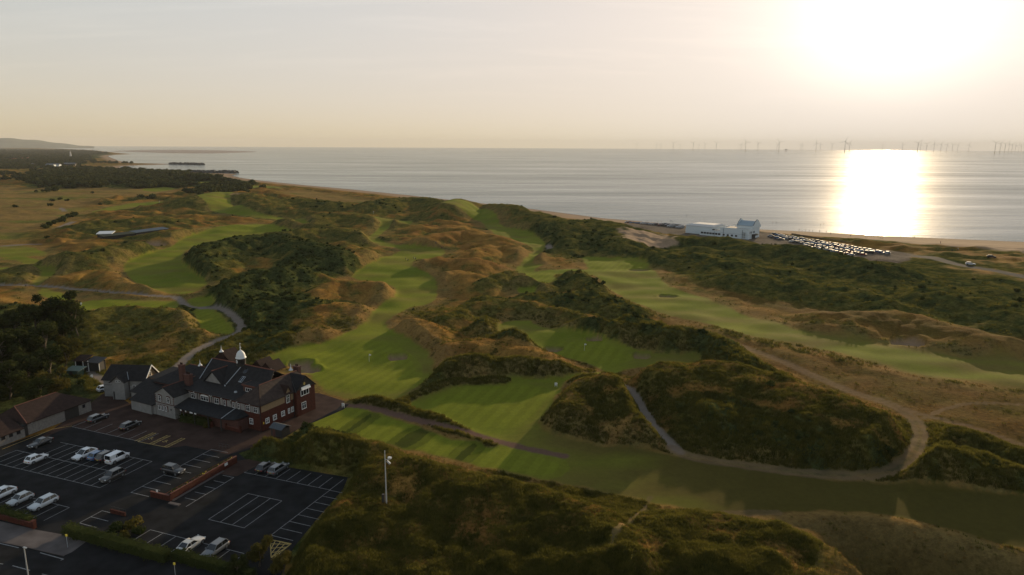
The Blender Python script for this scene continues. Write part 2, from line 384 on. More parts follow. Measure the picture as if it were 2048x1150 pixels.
SCRUB = [  # px outline, strength
    ([(1105, 440), (1180, 430), (1260, 462), (1370, 466), (1500, 476), (1580, 490), (1700, 512), (1830, 500), (1900, 525), (2048, 556), (2400, 620), (2400, 700), (2048, 655), (1950, 640), (1850, 628), (1700, 620), (1560, 600), (1450, 578), (1345, 545), (1300, 512), (1170, 502), (1120, 480)], 0.70),
    ([(430, 590), (500, 555), (640, 512), (690, 520), (670, 555), (600, 590), (610, 640), (560, 700), (490, 685), (470, 640), (430, 610)], 1.0),
    ([(-200, 640), (60, 625), (165, 640), (170, 720), (190, 800), (100, 800), (-200, 900)], 1.0),
    ([(165, 700), (260, 690), (300, 660), (260, 640), (170, 660)], 0.6),
    ([(60, 386), (60, 352), (160, 342), (300, 344), (440, 350), (520, 366), (470, 378), (300, 384)], 1.0),
    ([(60, 440), (160, 400), (130, 440), (100, 460)], 0.4),
    ([(-300, 345), (-300, 308), (100, 308), (200, 312), (228, 320), (150, 326), (170, 334), (90, 340), (60, 345)], 0.95),
    ([(330, 740), (400, 710), (500, 690), (560, 705), (540, 735), (480, 750)], 0.8),
    ([(410, 420), (470, 396), (560, 400), (620, 440), (500, 432)], 0.5),
    ([(560, 470), (700, 455), (740, 480), (700, 500), (600, 480)], 0.5),
    ([(480, 905), (600, 868), (700, 890), (720, 930), (700, 955), (560, 932)], 1.0),
    ([(600, 1100), (700, 960), (820, 950), (900, 1040), (1230, 1040), (1250, 1090), (1200, 1160), (600, 1160)], 0.30),
    ([(560, 1140), (590, 1090), (640, 1150), (620, 1200)], 1.0),
]
SCRUB_W = [(gp(p, 1.0, 2), s) for p, s in SCRUB]
SANDY = [([(1240, 466), (1290, 462), (1345, 470), (1335, 488), (1290, 492), (1250, 484)], 2.0)]
BEACH = [(3300, 540), (2500, 495), (2048, 470), (1800, 463), (1600, 455), (1400, 447), (1300, 440), (1200, 432), (1110, 420), (1040, 413),
         (1060, 421), (1140, 430), (1240, 440), (1400, 452), (1500, 458), (1640, 470), (1760, 482), (1860, 492), (1950, 502), (2048, 508), (2500, 560), (3300, 640)]
BEACH_W = [G(a, b, -5.0) for a, b in BEACH]
TAN_FLAT = [([(-300, 500), (-300, 385), (60, 388), (300, 386), (350, 392), (300, 400), (200, 405), (170, 420), (150, 445), (60, 470), (0, 500)]),
            ([(560, 385), (640, 388), (720, 400), (760, 408), (700, 412), (600, 398)])]
TAN_W = [gp(p, 0, 2) for p in TAN_FLAT]

SMOOTH = [  # plain, flat dry rough between the mounds and the right-hand fairways
    [(1300, 628), (1440, 662), (1600, 700), (1790, 738), (2048, 775), (2400, 820), (2400, 960), (2048, 905), (1960, 856), (1850, 838), (1760, 806), (1600, 752), (1500, 708), (1400, 672)],
    [(1300, 540), (1345, 556), (1450, 592), (1600, 630), (1750, 662), (2048, 700), (2400, 720), (2400, 700), (2048, 668), (1800, 640), (1640, 612), (1500, 590), (1380, 560)],
    [(1500, 1032), (1600, 1020), (1700, 1020), (1850, 1045), (1960, 1070), (2060, 1098), (2400, 1190), (2400, 1500), (1560, 1500), (1640, 1130), (1560, 1060)]]
SMOOTH_W = [gp(m, 0, 2) for m in SMOOTH]
HOLLOW_W = gp([(1560, 1034), (1620, 1020), (1700, 1020), (1850, 1045), (1960, 1070), (2060, 1098), (2400, 1190), (2600, 1600), (1700, 1600), (1640, 1130), (1590, 1060)], 0, 2)
def survey(x, y, full=True):
    """height (and cover weights) of the land at arrays x, y"""
    x = np.atleast_1d(np.asarray(x, float)); y = np.atleast_1d(np.asarray(y, float))
    rad = np.hypot(x, y) + 1e-6; ux, uy = x / rad, y / rad
    wx = x + 5.0 * noise(x, y, 31, 5) + 1.6 * noise(x, y, 9, 6); wy = y + 5.0 * noise(x, y, 31, 8) + 1.6 * noise(x, y, 9, 9)
    # mown ground
    dm = np.full(x.shape, 60.0)
    for P in MOWN_W: dm = np.minimum(dm, sdpoly(x, y, P))
    soft = 1 + 3.5 * sstep(55, 130, x) * sstep(140, 170, y)
    mown = 1 - sstep(-0.6 * soft, 0.9 * soft, dm + 0.8 * noise(x, y, 4.0, 21) + 1.2 * (soft - 1) * noise(x, y, 12, 22))
    calm = np.ones(x.shape)
    for P, w in CALM: calm = np.minimum(calm, sstep(0.3, w, sdpoly(x, y, P)))
    for P in [BEACHPARK]: calm = np.minimum(calm, sstep(0.0, 14, sdpoly(x, y, P)))
    tanf = np.zeros(x.shape)
    for P in TAN_W: tanf = np.maximum(tanf, 1 - sstep(-10, 25, sdpoly(x, y, P)))
    # dune swell everywhere that is rough
    smoo = np.zeros(x.shape)
    for P in SMOOTH_W: smoo = np.maximum(smoo, 1 - sstep(-6, 4, sdpoly(x, y, P)))
    pdist = np.full(x.shape, 40.0)
    for P, w, k in [q for q in PATHS_W if q[1] > 1]: pdist = np.minimum(pdist, seg_dist(x, y, P, False, 40.0)[0] - w * .5)
    amp = sstep(0, 24, dm) * (1 - 0.85 * tanf) * (1 - 0.9 * smoo) * sstep(-2, 14, pdist)
    n1 = fbm(wx, wy, 42, 3, 31); n2 = noise(wx, wy, 17, 33)
    rid = 1 - np.abs(noise(wx * 0.75 + wy * 0.2, wy * 1.15, 26, 41)) * 2.4
    big = np.clip(1.9 * n1 + 1.1 * np.clip(rid, -0.4, 1) * 0.9 + 0.5 * n2 + 0.4, 0, 4)
    farboost = 1 + 0.9 * sstep(350, 900, rad) * (1 - sstep(1400, 2500, rad))
    right = sstep(40, 160, x) * (1 - sstep(330, 500, y))        # calmer rough by the right-hand fairways
    dune = big * 1.0 * amp * farboost * (1 - 0.7 * right)
    hum = np.clip(1 - 3.0 * np.abs(noise(wx * 0.7, wy * 1.25, 24, 43)), -0.2, 1) * (0.5 + 0.9 * np.clip(n1 + .5, 0, 1)) * amp * sstep(260, 430, rad) * (1 - sstep(1300, 2000, rad)) * (1 - right)
    dune = dune + 1.9 * hum
    und = 0.75 * noise(x, y, 13, 51) * sstep(120, 220, rad) + 0.25 * noise(x, y, 30, 52)
    # the named hills
    bank = np.zeros(x.shape); bankw = np.zeros(x.shape); hill = np.zeros(x.shape); veg = np.full(x.shape, 0.45); vw = np.zeros(x.shape)
    for P, h, a_n, a_f, v in RIDGES_W:
        mg = 2.4 * max(a_n, a_f)
        d, nx, ny, m = seg_dist(x, y, P, False, mg)
        if len(m) == 0: continue
        ox = (x[m] - nx[m]); oy = (y[m] - ny[m])
        ox = ox + (wx[m] - x[m]) * 0.45; oy = oy + (wy[m] - y[m]) * 0.45
        a = ox * ux[m] + oy * uy[m]; b = ox * -uy[m] + oy * ux[m]
        wr = np.where(a < 0, a_n, a_f)
        q = np.sqrt((a / wr) ** 2 + (b / (0.5 * (a_n + a_f))) ** 2)
        g = np.exp(-np.power(q, 2.3) * 1.15)
        g = np.where(d[m] >= mg, 0, g)
        nh = h * g
        if a_n < 3:                                             # narrow grass bank between mown lawns
            bank[m] = np.maximum(bank[m], nh * (0.8 + 0.35 * noise(x[m], y[m], 7, 65))); bankw[m] = np.maximum(bankw[m], sstep(0.15, 0.45, g)); continue
        hill[m] = np.where(nh > hill[m], nh + 0.0, hill[m]) if False else np.log(np.exp(2.2 * hill[m]) + np.exp(2.2 * nh) - 1) / 2.2
        ww = np.power(g, 0.5)
        k = ww > vw[m]
        veg[m] = np.where(k, v, veg[m]); vw[m] = np.maximum(vw[m], ww)
    keep = 1 - 0.85 * mown * (1 - np.clip((hill - 2.5) / 4, 0, 1))
    keep = np.where(dm < 0, np.maximum(keep, 0.12), keep)
    damp = sstep(-1.5, 5.0, dm) * 0.9 + 0.1
    far_hill = sstep(520, 620, rad)
    damp = damp * (1 - far_hill) + far_hill
    crest = 1 - 2.2 * np.abs(noise(wx, wy, 13, 63))
    rough_n = (0.55 * noise(x, y, 6.5, 61) + 0.28 * noise(x, y, 3.1, 62) + 0.22 * crest) * sstep(0, 6, dm) * np.clip(vw + 0.25, 0, 1) * (1 + 0.4 * np.clip(veg, 0, 2))
    mown = mown * (1 - bankw); z = np.maximum(hill * damp, 0) + bank + 0.25 * bankw * noise(x, y, 2.6, 66) + dune * (1 - 0.75 * vw) + und * 0.8 + rough_n
    z = z * calm * (0.15 + 0.85 * sstep(-0.5, 4.5, pdist + 1.0 * (hill < 1)))
    z = z - 5.0 * sstep(0, 13, -sdpoly(x, y, HOLLOW_W, 40)) * (rad < 200)
    # bunkers
    bunk = np.zeros(x.shape)
    for (bx, by), s in BUNKERS_W:
        q = np.hypot((x - bx) * 0.85 + 0.8 * noise(x, y, 4, 77), (y - by) * 1.0) / (s * .9)
        cut = 1 - sstep(0.72, 1.0, q)
        lip = np.exp(-((q - 1.12) / 0.2) ** 2) * 0.45
        z = z - cut * 1.5 + lip * (y > by)
        bunk = np.maximum(bunk, 1 - sstep(0.80, 0.98, q))
    # coast: dunes fall to the beach and the sea bed
    dc = -sdpoly(x, y, LAND, 400.0)                             # + inland
    z = z * sstep(35, 120, dc + 10 * noise(x, y, 60, 71) * (rad < 1500))
    base = np.interp(dc, [-400, -60, 0, 40, 62, 130, 260], [-12, -8, -6.03, -4.2, -2.6, -1.0, 0])
    far_low = sstep(1200, 2200, rad)
    base = base * (1 - far_low) + np.interp(dc, [-400, -60, 0, 60, 160, 400], [-12, -8, -6.03, -4.5, -3.5, -2.5]) * far_low
    z = z + base
    # flat shelf of the beach car park and promenade
    bp = 1 - sstep(0, 16, sdpoly(x, y, BEACHPARK))
    z = z * (1 - bp) + (-2.5) * bp
    cp = 1 - sstep(0.0, 2.0, sdpoly(x, y, CARPARK))
    z = z - 0.06 * cp
    if not full: return z
    d = dict(smooth=smoo, mown=mown, dm=dm, bunk=bunk, dc=dc, calm=calm, tan=tanf)
    fine = 0 * x
    for P in GREENS_W: fine = np.maximum(fine, 1 - sstep(-0.5, 0.6, sdpoly(x, y, P, 5)))
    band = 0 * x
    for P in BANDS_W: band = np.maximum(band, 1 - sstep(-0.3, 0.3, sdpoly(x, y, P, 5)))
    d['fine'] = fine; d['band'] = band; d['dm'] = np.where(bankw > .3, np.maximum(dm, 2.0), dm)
    v = np.clip(veg * vw + (0.48 + 1.5 * fbm(x, y, 34, 3, 81) + 0.35 * right) * (1 - vw), 0, 2)
    for P, s in SCRUB_W:
        k = 1 - sstep(-6, 8, sdpoly(x, y, P, 40) + 7 * noise(x, y, 14, 83))
        v = np.maximum(v, k * 2 * s) if s > 0.9 else v * (1 - k * 0.8) + k * 0.8 * (2 * s)
    v = v + 0.45 * (0.35 - hum) * sstep(260, 430, rad) * (v < 1.5)
    v = v * (1 - tanf) + tanf * 0.15
    v = v * (1 - smoo) + smoo * 0.30
    v = np.where(mown > 0.5, 0.3, v); v = np.where(bankw > .3, 1.15, v)
    d['veg'] = np.clip(v + 0.5 * noise(x, y, 8, 85) + 0.35 * noise(x, y, 3.2, 86), 0, 2)
    path = [0 * x for _ in range(4)]
    for P, w, k in PATHS_W:
        dd = seg_dist(x, y, P, False, w * 2 + 2)[0] + 0.35 * noise(x, y, 2.5, 91)
        path[k] = np.maximum(path[k], 1 - sstep(w * 0.38, w * 0.62, dd))
        if k == 1:                                              # two wheel ruts with a grassy middle
            path[k] = path[k] * (0.6 + 0.4 * sstep(0.15, 0.6, dd)) 
    d['path'] = path
    sand = (1 - sstep(-2, 4, sdpoly(x, y, BEACH_W, 40) + 3 * noise(x, y, 12, 95)))
    sand = np.maximum(sand, 1 - sstep(22, 58, dc + 14 * noise(x, y, 40, 96)))
    sand = np.maximum(sand, (1 - sstep(-3, 3, sdpoly(x, y, gp(SANDY[0][0], 2, 2), 30) + 9 * noise(x, y, 9, 97))))
    d['sand'] = sand
    return z, d
def gz(x, y): return float(survey([x], [y], False)[0])
def gzs(xs, ys): return survey(xs, ys, False)

# ------------------------------------------------------------------ object helpers
COL = scene.collection
def link(o): COL.objects.link(o); return o
def tag(o, label=None, cat=None, group=None, kind=None):
    if label: o['label'] = label
    if cat: o['category'] = cat
    if group: o['group'] = group
    if kind: o['kind'] = kind
    return o
def empty(name, loc=(0, 0, 0), rz=0.0, label=None, cat=None, group=None):
    o = bpy.data.objects.new(name, None); link(o)
    o.location = loc; o.rotation_euler = (0, 0, rz); o.empty_display_size = 0.3
    return tag(o, label, cat, group)
def np_mesh(name, verts, faces, mats=(), matidx=None, smooth=False):
    me = bpy.data.meshes.new(name)
    v = np.asarray(verts, np.float32)
    me.vertices.add(len(v)); me.vertices.foreach_set("co", v.ravel())
    f = np.asarray(faces, np.int32); k = f.shape[1]
    me.loops.add(f.size); me.loops.foreach_set("vertex_index", f.ravel())
    me.polygons.add(len(f)); me.polygons.foreach_set("loop_start", np.arange(0, f.size, k, dtype=np.int32))
    if matidx is not None: me.polygons.foreach_set("material_index", np.asarray(matidx, np.int32))
    me.polygons.foreach_set("use_smooth", np.full(len(f), smooth))
    for m in mats: me.materials.append(m)
    me.update(calc_edges=True)
    return me

class MB:
    """collects boxes, prisms and tubes into one mesh"""
    def __init__(s): s.v = []; s.f = []; s.mi = []; s.cur = 0; s.sm = []
    def mat(s, i): s.cur = i; return s
    def add(s, vs, fs, smooth=False):
        o = len(s.v); s.v += [tuple(p) for p in vs]
        for f in fs: s.f.append([o + i for i in f]); s.mi.append(s.cur); s.sm.append(smooth)
        return s
    def box(s, x0, x1, y0, y1, z0, z1):
        return s.add([(x0, y0, z0), (x1, y0, z0), (x1, y1, z0), (x0, y1, z0), (x0, y0, z1), (x1, y0, z1), (x1, y1, z1), (x0, y1, z1)],
                     [(0, 3, 2, 1), (4, 5, 6, 7), (0, 1, 5, 4), (1, 2, 6, 5), (2, 3, 7, 6), (3, 0, 4, 7)])
    def obox(s, c, ax, ay, az, hx, hy, hz):
        """oriented box, centre c, unit axes, half sizes"""
        c = Vector(c); ax = Vector(ax) * hx; ay = Vector(ay) * hy; az = Vector(az) * hz
        vs = [c + i * ax + j * ay + k * az for k in (-1, 1) for j in (-1, 1) for i in (-1, 1)]
        return s.add(vs, [(0, 2, 3, 1), (4, 5, 7, 6), (0, 1, 5, 4), (1, 3, 7, 5), (3, 2, 6, 7), (2, 0, 4, 6)])
    def hexa(s, b, t):
        """b, t: four corners below and above"""
        return s.add(list(b) + list(t), [(3, 2, 1, 0), (4, 5, 6, 7), (0, 1, 5, 4), (1, 2, 6, 5), (2, 3, 7, 6), (3, 0, 4, 7)])
    def slab(s, pts, th):
        """thick plate under a planar polygon"""
        P = [Vector(p) for p in pts]; n = (P[1] - P[0]).cross(P[2] - P[0]).normalized()
        if n.z < 0: P.reverse(); n = -n
        Q = [p - n * th for p in P]; k = len(P)
        return s.add(P + Q, [tuple(range(k)), tuple(range(2 * k - 1, k - 1, -1))] + [(i, i + k, (i + 1) % k + k, (i + 1) % k) for i in range(k)])
    def prism(s, poly, z0, z1):
        """vertical prism over xy polygon"""
        k = len(poly); a = sum(poly[i][0] * poly[(i + 1) % k][1] - poly[(i + 1) % k][0] * poly[i][1] for i in range(k))
        if a < 0: poly = poly[::-1]
        return s.add([(p[0], p[1], z0) for p in poly] + [(p[0], p[1], z1) for p in poly],
                     [tuple(range(k - 1, -1, -1)), tuple(range(k, 2 * k))] + [(i, (i + 1) % k, (i + 1) % k + k, i + k) for i in range(k)])
    def tube(s, pts, rad, n=8, cap=True):
        pts = [Vector(p) for p in pts]; rr = rad if hasattr(rad, '__len__') else [rad] * len(pts)
        o = []; 
        for i, p in enumerate(pts):
            d = (pts[min(i + 1, len(pts) - 1)] - pts[max(i - 1, 0)]).normalized()
            a = d.orthogonal().normalized() if abs(d.z) < 0.99 else Vector((1, 0, 0)); b = d.cross(a)
            if abs(d.z) < 0.99:
                a = d.cross(Vector((0, 0, 1))).normalized(); b = d.cross(a)
            o += [p + (a * math.cos(t) + b * math.sin(t)) * rr[i] for t in [2 * math.pi * k / n for k in range(n)]]
        fs = [(i * n + k, i * n + (k + 1) % n, (i + 1) * n + (k + 1) % n, (i + 1) * n + k) for i in range(len(pts) - 1) for k in range(n)]
        s.add(o, fs, True)
        if cap:
            s.add(o[:n], [tuple(range(n - 1, -1, -1))]); s.add(o[-n:], [tuple(range(n))])
        return s
    def lathe(s, prof, c=(0, 0), n=16):
        vs = [(c[0] + r * math.cos(2 * math.pi * k / n), c[1] + r * math.sin(2 * math.pi * k / n), z) for r, z in prof for k in range(n)]
        return s.add(vs, [(i * n + k, i * n + (k + 1) % n, (i + 1) * n + (k + 1) % n, (i + 1) * n + k) for i in range(len(prof) - 1) for k in range(n)], True)
    def mesh(s, name, mats):
        me = bpy.data.meshes.new(name); me.from_pydata(s.v, [], s.f)
        for m in (mats if isinstance(mats, (list, tuple)) else [mats]): me.materials.append(m)
        me.polygons.foreach_set("material_index", s.mi); me.polygons.foreach_set("use_smooth", s.sm)
        me.validate(); me.update()
        return me
    def build(s, name, mats, parent=None, loc=None, rz=0.0):
        bm = bmesh.new(); me = s.mesh(name, mats); bm.from_mesh(me); bmesh.ops.recalc_face_normals(bm, faces=bm.faces); bm.to_mesh(me); bm.free()
        o = bpy.data.objects.new(name, me); link(o)
        if parent: o.parent = parent
        if loc: o.location = loc
        o.rotation_euler = (0, 0, rz)
        return o
def copy_tree(o, parent=None):
    c = o.copy(); link(c)
    if parent: c.parent = parent
    for ch in o.children: copy_tree(ch, c)
    return c

# ------------------------------------------------------------------ materials
def new_mat(name):
    m = bpy.data.materials.new(name); m.use_nodes = True
    nt = m.node_tree; return m, nt, nt.nodes, nt.links, nt.nodes['Principled BSDF']
def simple(name, col, rough=0.7, metal=0.0, var=0.18, scale=3.0, spec=None, bump=0.0, bscale=12.0, trans=None):
    m, nt, N, L, B = new_mat(name)
    B.inputs['Roughness'].default_value = rough; B.inputs['Metallic'].default_value = metal
    if spec is not None: B.inputs['Specular IOR Level'].default_value = spec
    if var > 0:
        t = N.new("ShaderNodeTexCoord"); n = N.new("ShaderNodeTexNoise"); n.inputs['Scale'].default_value = scale; n.inputs['Detail'].default_value = 5
        L.new(t.outputs['Object'], n.inputs['Vector'])
        mr = N.new("ShaderNodeMapRange"); mr.inputs[3].default_value = 1 - var; mr.inputs[4].default_value = 1 + var
        mr.inputs[1].default_value = 0.3; mr.inputs[2].default_value = 0.7
        L.new(n.outputs[0], mr.inputs[0])
        mx = N.new("ShaderNodeMix"); mx.data_type = 'RGBA'; mx.blend_type = 'MULTIPLY'; mx.inputs[0].default_value = 1
        mx.inputs[6].default_value = (*col, 1); L.new(mr.outputs[0], mx.inputs[7]); L.new(mx.outputs[2], B.inputs['Base Color'])
    else: B.inputs['Base Color'].default_value = (*col, 1)
    if bump > 0:
        t = N.new("ShaderNodeTexCoord"); n = N.new("ShaderNodeTexNoise"); n.inputs['Scale'].default_value = bscale
        L.new(t.outputs['Object'], n.inputs['Vector']); b = N.new("ShaderNodeBump"); b.inputs['Strength'].default_value = bump; b.inputs['Distance'].default_value = 0.05
        L.new(n.outputs[0], b.inputs['Height']); L.new(b.outputs[0], B.inputs['Normal'])
    return m
# ------------------------------------------------------------------ the ground: one sheet, finer near the lens's side of the course
def make_ground():
    az = np.linspace(R(-47), R(50), 860)
    d = [45.0]
    while d[-1] < 15500:
        r = d[-1]
        d.append(r + max(0.22, min(3.0e-5 * r * r, 0.0062 * r)) * (2.2 if r < 84 else 1.0) * (1.0 if r < 1400 else 1.9))
    d = np.array(d); A, D = np.meshgrid(az, d)
    x = (np.sin(A) * D).ravel(); y = (np.cos(A) * D).ravel()
    z, c = survey(x, y)
    nr, nc = D.shape
    i = np.arange(nr * nc).reshape(nr, nc)
    f = np.stack([i[:-1, :-1], i[:-1, 1:], i[1:, 1:], i[1:, :-1]], -1).reshape(-1, 4)
    # sheet is not needed under the open sea
    keep = (c['dc'][f] > -300).any(1)
    f = f[keep]
    rad = np.hypot(x, y)
    L = lambda *a: np.array(a)[None, :]
    mixc = lambda a, b, t: a + (b - a) * np.clip(t, 0, 1)[:, None]
    n_lo = fbm(x, y, 45, 3, 101); n_md = fbm(x, y, 11, 3, 103); n_hi = noise(x, y, 3.0, 105)
    tan_c = mixc(L(0.165, 0.085, 0.020), L(0.27, 0.150, 0.037), 0.5 + 1.2 * n_md)
    rust = np.clip(fbm(x, y, 26, 3, 107) * 2.2, 0, 1)
    tan_c = mixc(tan_c, L(0.16, 0.074, 0.022), rust * 0.7)
    olive = mixc(L(0.070, 0.068, 0.016), L(0.112, 0.094, 0.025), 0.5 + 1.2 * n_hi)
    gorse = mixc(L(0.030, 0.040, 0.013), L(0.055, 0.062, 0.02), 0.5 + 1.2 * n_hi)
    v = c['veg']
    col = mixc(tan_c, olive, sstep(0.25, 0.95, v))
    col = mixc(col, gorse, sstep(1.15, 1.7, v))
    # flat dry plains with faint green lanes
    lane = np.clip(noise(x * 0.25, y, 24, 111) * 1.6, 0, 1)
    pl = mixc(L(0.20, 0.13, 0.045), L(0.105, 0.115, 0.025), lane + 0.5 * n_md) * (1 + 0.35 * fbm(x * .4, y, 30, 3, 117))[:, None]
    col = mixc(col, pl, c['tan'] * 0.9)
    col = mixc(col, mixc(L(0.115, 0.064, 0.019), L(0.085, 0.066, 0.017), 0.5 + 1.2 * n_md), c['smooth'] * 0.85)
    near_hollow = sstep(0, 4, -sdpoly(x, y, HOLLOW_W, 40)); col = mixc(col, L(0.068, 0.050, 0.015), near_hollow * (rad < 200) * 0.8)  # shade of the hollow deepened in the ground colour
    # mown ground: greener in the hollows and on the greens, straw towards its edges and in the dry low fairway
    g = mixc(L(0.118, 0.142, 0.015), L(0.178, 0.182, 0.024), 0.5 + 0.9 * n_lo + 0.4 * n_md)
    r_, u_ = x * ER[0] + y * ER[1], x * EU[0] + y * EU[1]
    low = sstep(6, 60, x + 0.25 * y - 20) * (1 - sstep(150, 185, y))
    straw = np.clip(0.15 + 1.1 * fbm(x * 0.6, y * 1.5, 24, 4, 113) + 1.1 * low, 0, 1)
    rf = sstep(60, 150, x) * sstep(150, 200, y) * (1 - sstep(380, 430, y))
    straw = np.clip(straw + 0.30 * rf * (1 - sstep(-14, -3, -(-c['dm']))), 0, 0.9)
    straw = np.clip(straw + 0.5 * sstep(-7, 0, c['dm']) * rf, 0, 0.9)
    g = mixc(g, L(0.15, 0.113, 0.032) * (1 - 0.5 * low)[:, None], straw * (1 - 0.8 * c['fine']))
    g = mixc(g, L(0.155, 0.172, 0.017), c['fine'] * 0.55)
    stripe = np.sin(r_ * 2 * math.pi / 3.4)
    g = g * (1 + 0.06 * np.sign(stripe) * c['fine'])[:, None]
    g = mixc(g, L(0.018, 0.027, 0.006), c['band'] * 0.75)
    g = g * (1 - 0.12 * low)[:, None]
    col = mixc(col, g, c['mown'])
    # apron of short dry rough beside the mown ground
    apron = (1 - sstep(2, 12, c['dm'])) * (1 - c['mown']) * (1 - sstep(1.0, 1.4, v))
    col = mixc(col, L(0.19, 0.13, 0.05), apron * 0.5)
    p = c['path']
    col = mixc(col, L(0.19, 0.155, 0.125) * (1 + 0.1 * n_hi)[:, None], p[0])
    col = mixc(col, L(0.16, 0.105, 0.062) * (1 + 0.15 * n_hi)[:, None], p[1] * 0.65)
    col = mixc(col, L(0.135, 0.08, 0.058), p[2])
    col = mixc(col, L(0.05, 0.049, 0.047), p[3])
    col = mixc(col, L(0.275, 0.19, 0.12) * (1 + 0.12 * n_md)[:, None], c['sand'])
    wet = (1 - sstep(0, 16, c['dc'] + 5 * noise(x, y, 40, 121))) 
    col = mixc(col, L(0.17, 0.125, 0.09), wet * 0.8)
    col = mixc(col, L(0.26, 0.17, 0.10), c['bunk'])
    # tarmac of the beach car park
    bp = 1 - sstep(-1, 1.5, sdpoly(x, y, BEACHPARK) + 2 * noise(x, y, 10, 131))
    col = mixc(col, L(0.13, 0.105, 0.08), bp * (y < 640))
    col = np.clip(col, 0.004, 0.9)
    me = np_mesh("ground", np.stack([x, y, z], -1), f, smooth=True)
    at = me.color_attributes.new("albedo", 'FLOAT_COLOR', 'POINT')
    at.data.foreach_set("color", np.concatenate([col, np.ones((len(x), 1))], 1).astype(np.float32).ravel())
    at = me.attributes.new("rough_cover", 'FLOAT', 'POINT')
    rc = np.clip((1 - c['mown']) * (1 - c['sand']) * (1 - c['bunk']) * (1 - np.max(p, 0)), 0, 1)
    at.data.foreach_set("value", (rc * np.clip(0.45 + 0.5 * v, 0, 1.3)).astype(np.float32))
    m, nt, N, Lk, B = new_mat("turf")
    a1 = N.new("ShaderNodeAttribute"); a1.attribute_name = "albedo"
    a2 = N.new("ShaderNodeAttribute"); a2.attribute_name = "rough_cover"
    geo = N.new("ShaderNodeNewGeometry")
    def nz(scale, det=4, rough=0.6, vec=None):
        n = N.new("ShaderNodeTexNoise"); n.inputs['Scale'].default_value = scale; n.inputs['Detail'].default_value = det; n.inputs['Roughness'].default_value = rough
        Lk.new(vec or geo.outputs['Position'], n.inputs['Vector']); return n.outputs[0]
    def mth(op, a, b=None, c_=None):
        n = N.new("ShaderNodeMath"); n.operation = op
        for k, q in enumerate((a, b, c_)):
            if q is None: continue
            if isinstance(q, (int, float)): n.inputs[k].default_value = q
            else: Lk.new(q, n.inputs[k])
        return n.outputs[0]
    nA = nz(0.9, 6, 0.7); nB = nz(0.22, 4, 0.6); nC = nz(3.5, 3, 0.7)
    # contrast grows with the roughness of the sward
    ctr = mth('ADD', 0.35, mth('MULTIPLY', a2.outputs['Fac'], 1.15))
    s = mth('ADD', mth('MULTIPLY', mth('SUBTRACT', nA, 0.5), 1.7), mth('MULTIPLY', mth('SUBTRACT', nB, 0.5), 0.8))
    s = mth('ADD', s, mth('MULTIPLY', mth('SUBTRACT', nC, 0.5), 0.9))
    s = mth('ADD', 1.0, mth('MULTIPLY', s, ctr)); s = mth('MAXIMUM', s, 0.25)
    mx = N.new("ShaderNodeMix"); mx.data_type = 'RGBA'; mx.blend_type = 'MULTIPLY'; mx.inputs[0].default_value = 1
    Lk.new(a1.outputs['Color'], mx.inputs[6]); Lk.new(s, mx.inputs[7])
    Lk.new(mx.outputs[2], B.inputs['Base Color'])
    B.inputs['Roughness'].default_value = 0.95; Lk.new(mth('MAXIMUM', mth('MULTIPLY', mth('SUBTRACT', 1.0, a2.outputs['Fac']), 0.013), 0.0), B.inputs['Specular IOR Level'])
    B.inputs['Sheen Weight'].default_value = 0.05; B.inputs['Sheen Roughness'].default_value = 0.45
    Lk.new(mx.outputs[2], B.inputs['Sheen Tint'])
    bp_ = N.new("ShaderNodeBump"); bp_.inputs['Distance'].default_value = 0.75
    Lk.new(mth('MULTIPLY', a2.outputs['Fac'], 0.85), bp_.inputs['Strength'])
    Lk.new(mth('ADD', mth('MULTIPLY', nA, 0.8), mth('MULTIPLY', nC, 0.25)), bp_.inputs['Height'])
    Lk.new(bp_.outputs[0], B.inputs['Normal'])
    me.materials.append(m)
    o = bpy.data.objects.new("ground", me); link(o); tag(o, 'rolling links land of dunes, fairways and rough running down to the beach', kind='structure')
    return o
ground = make_ground()

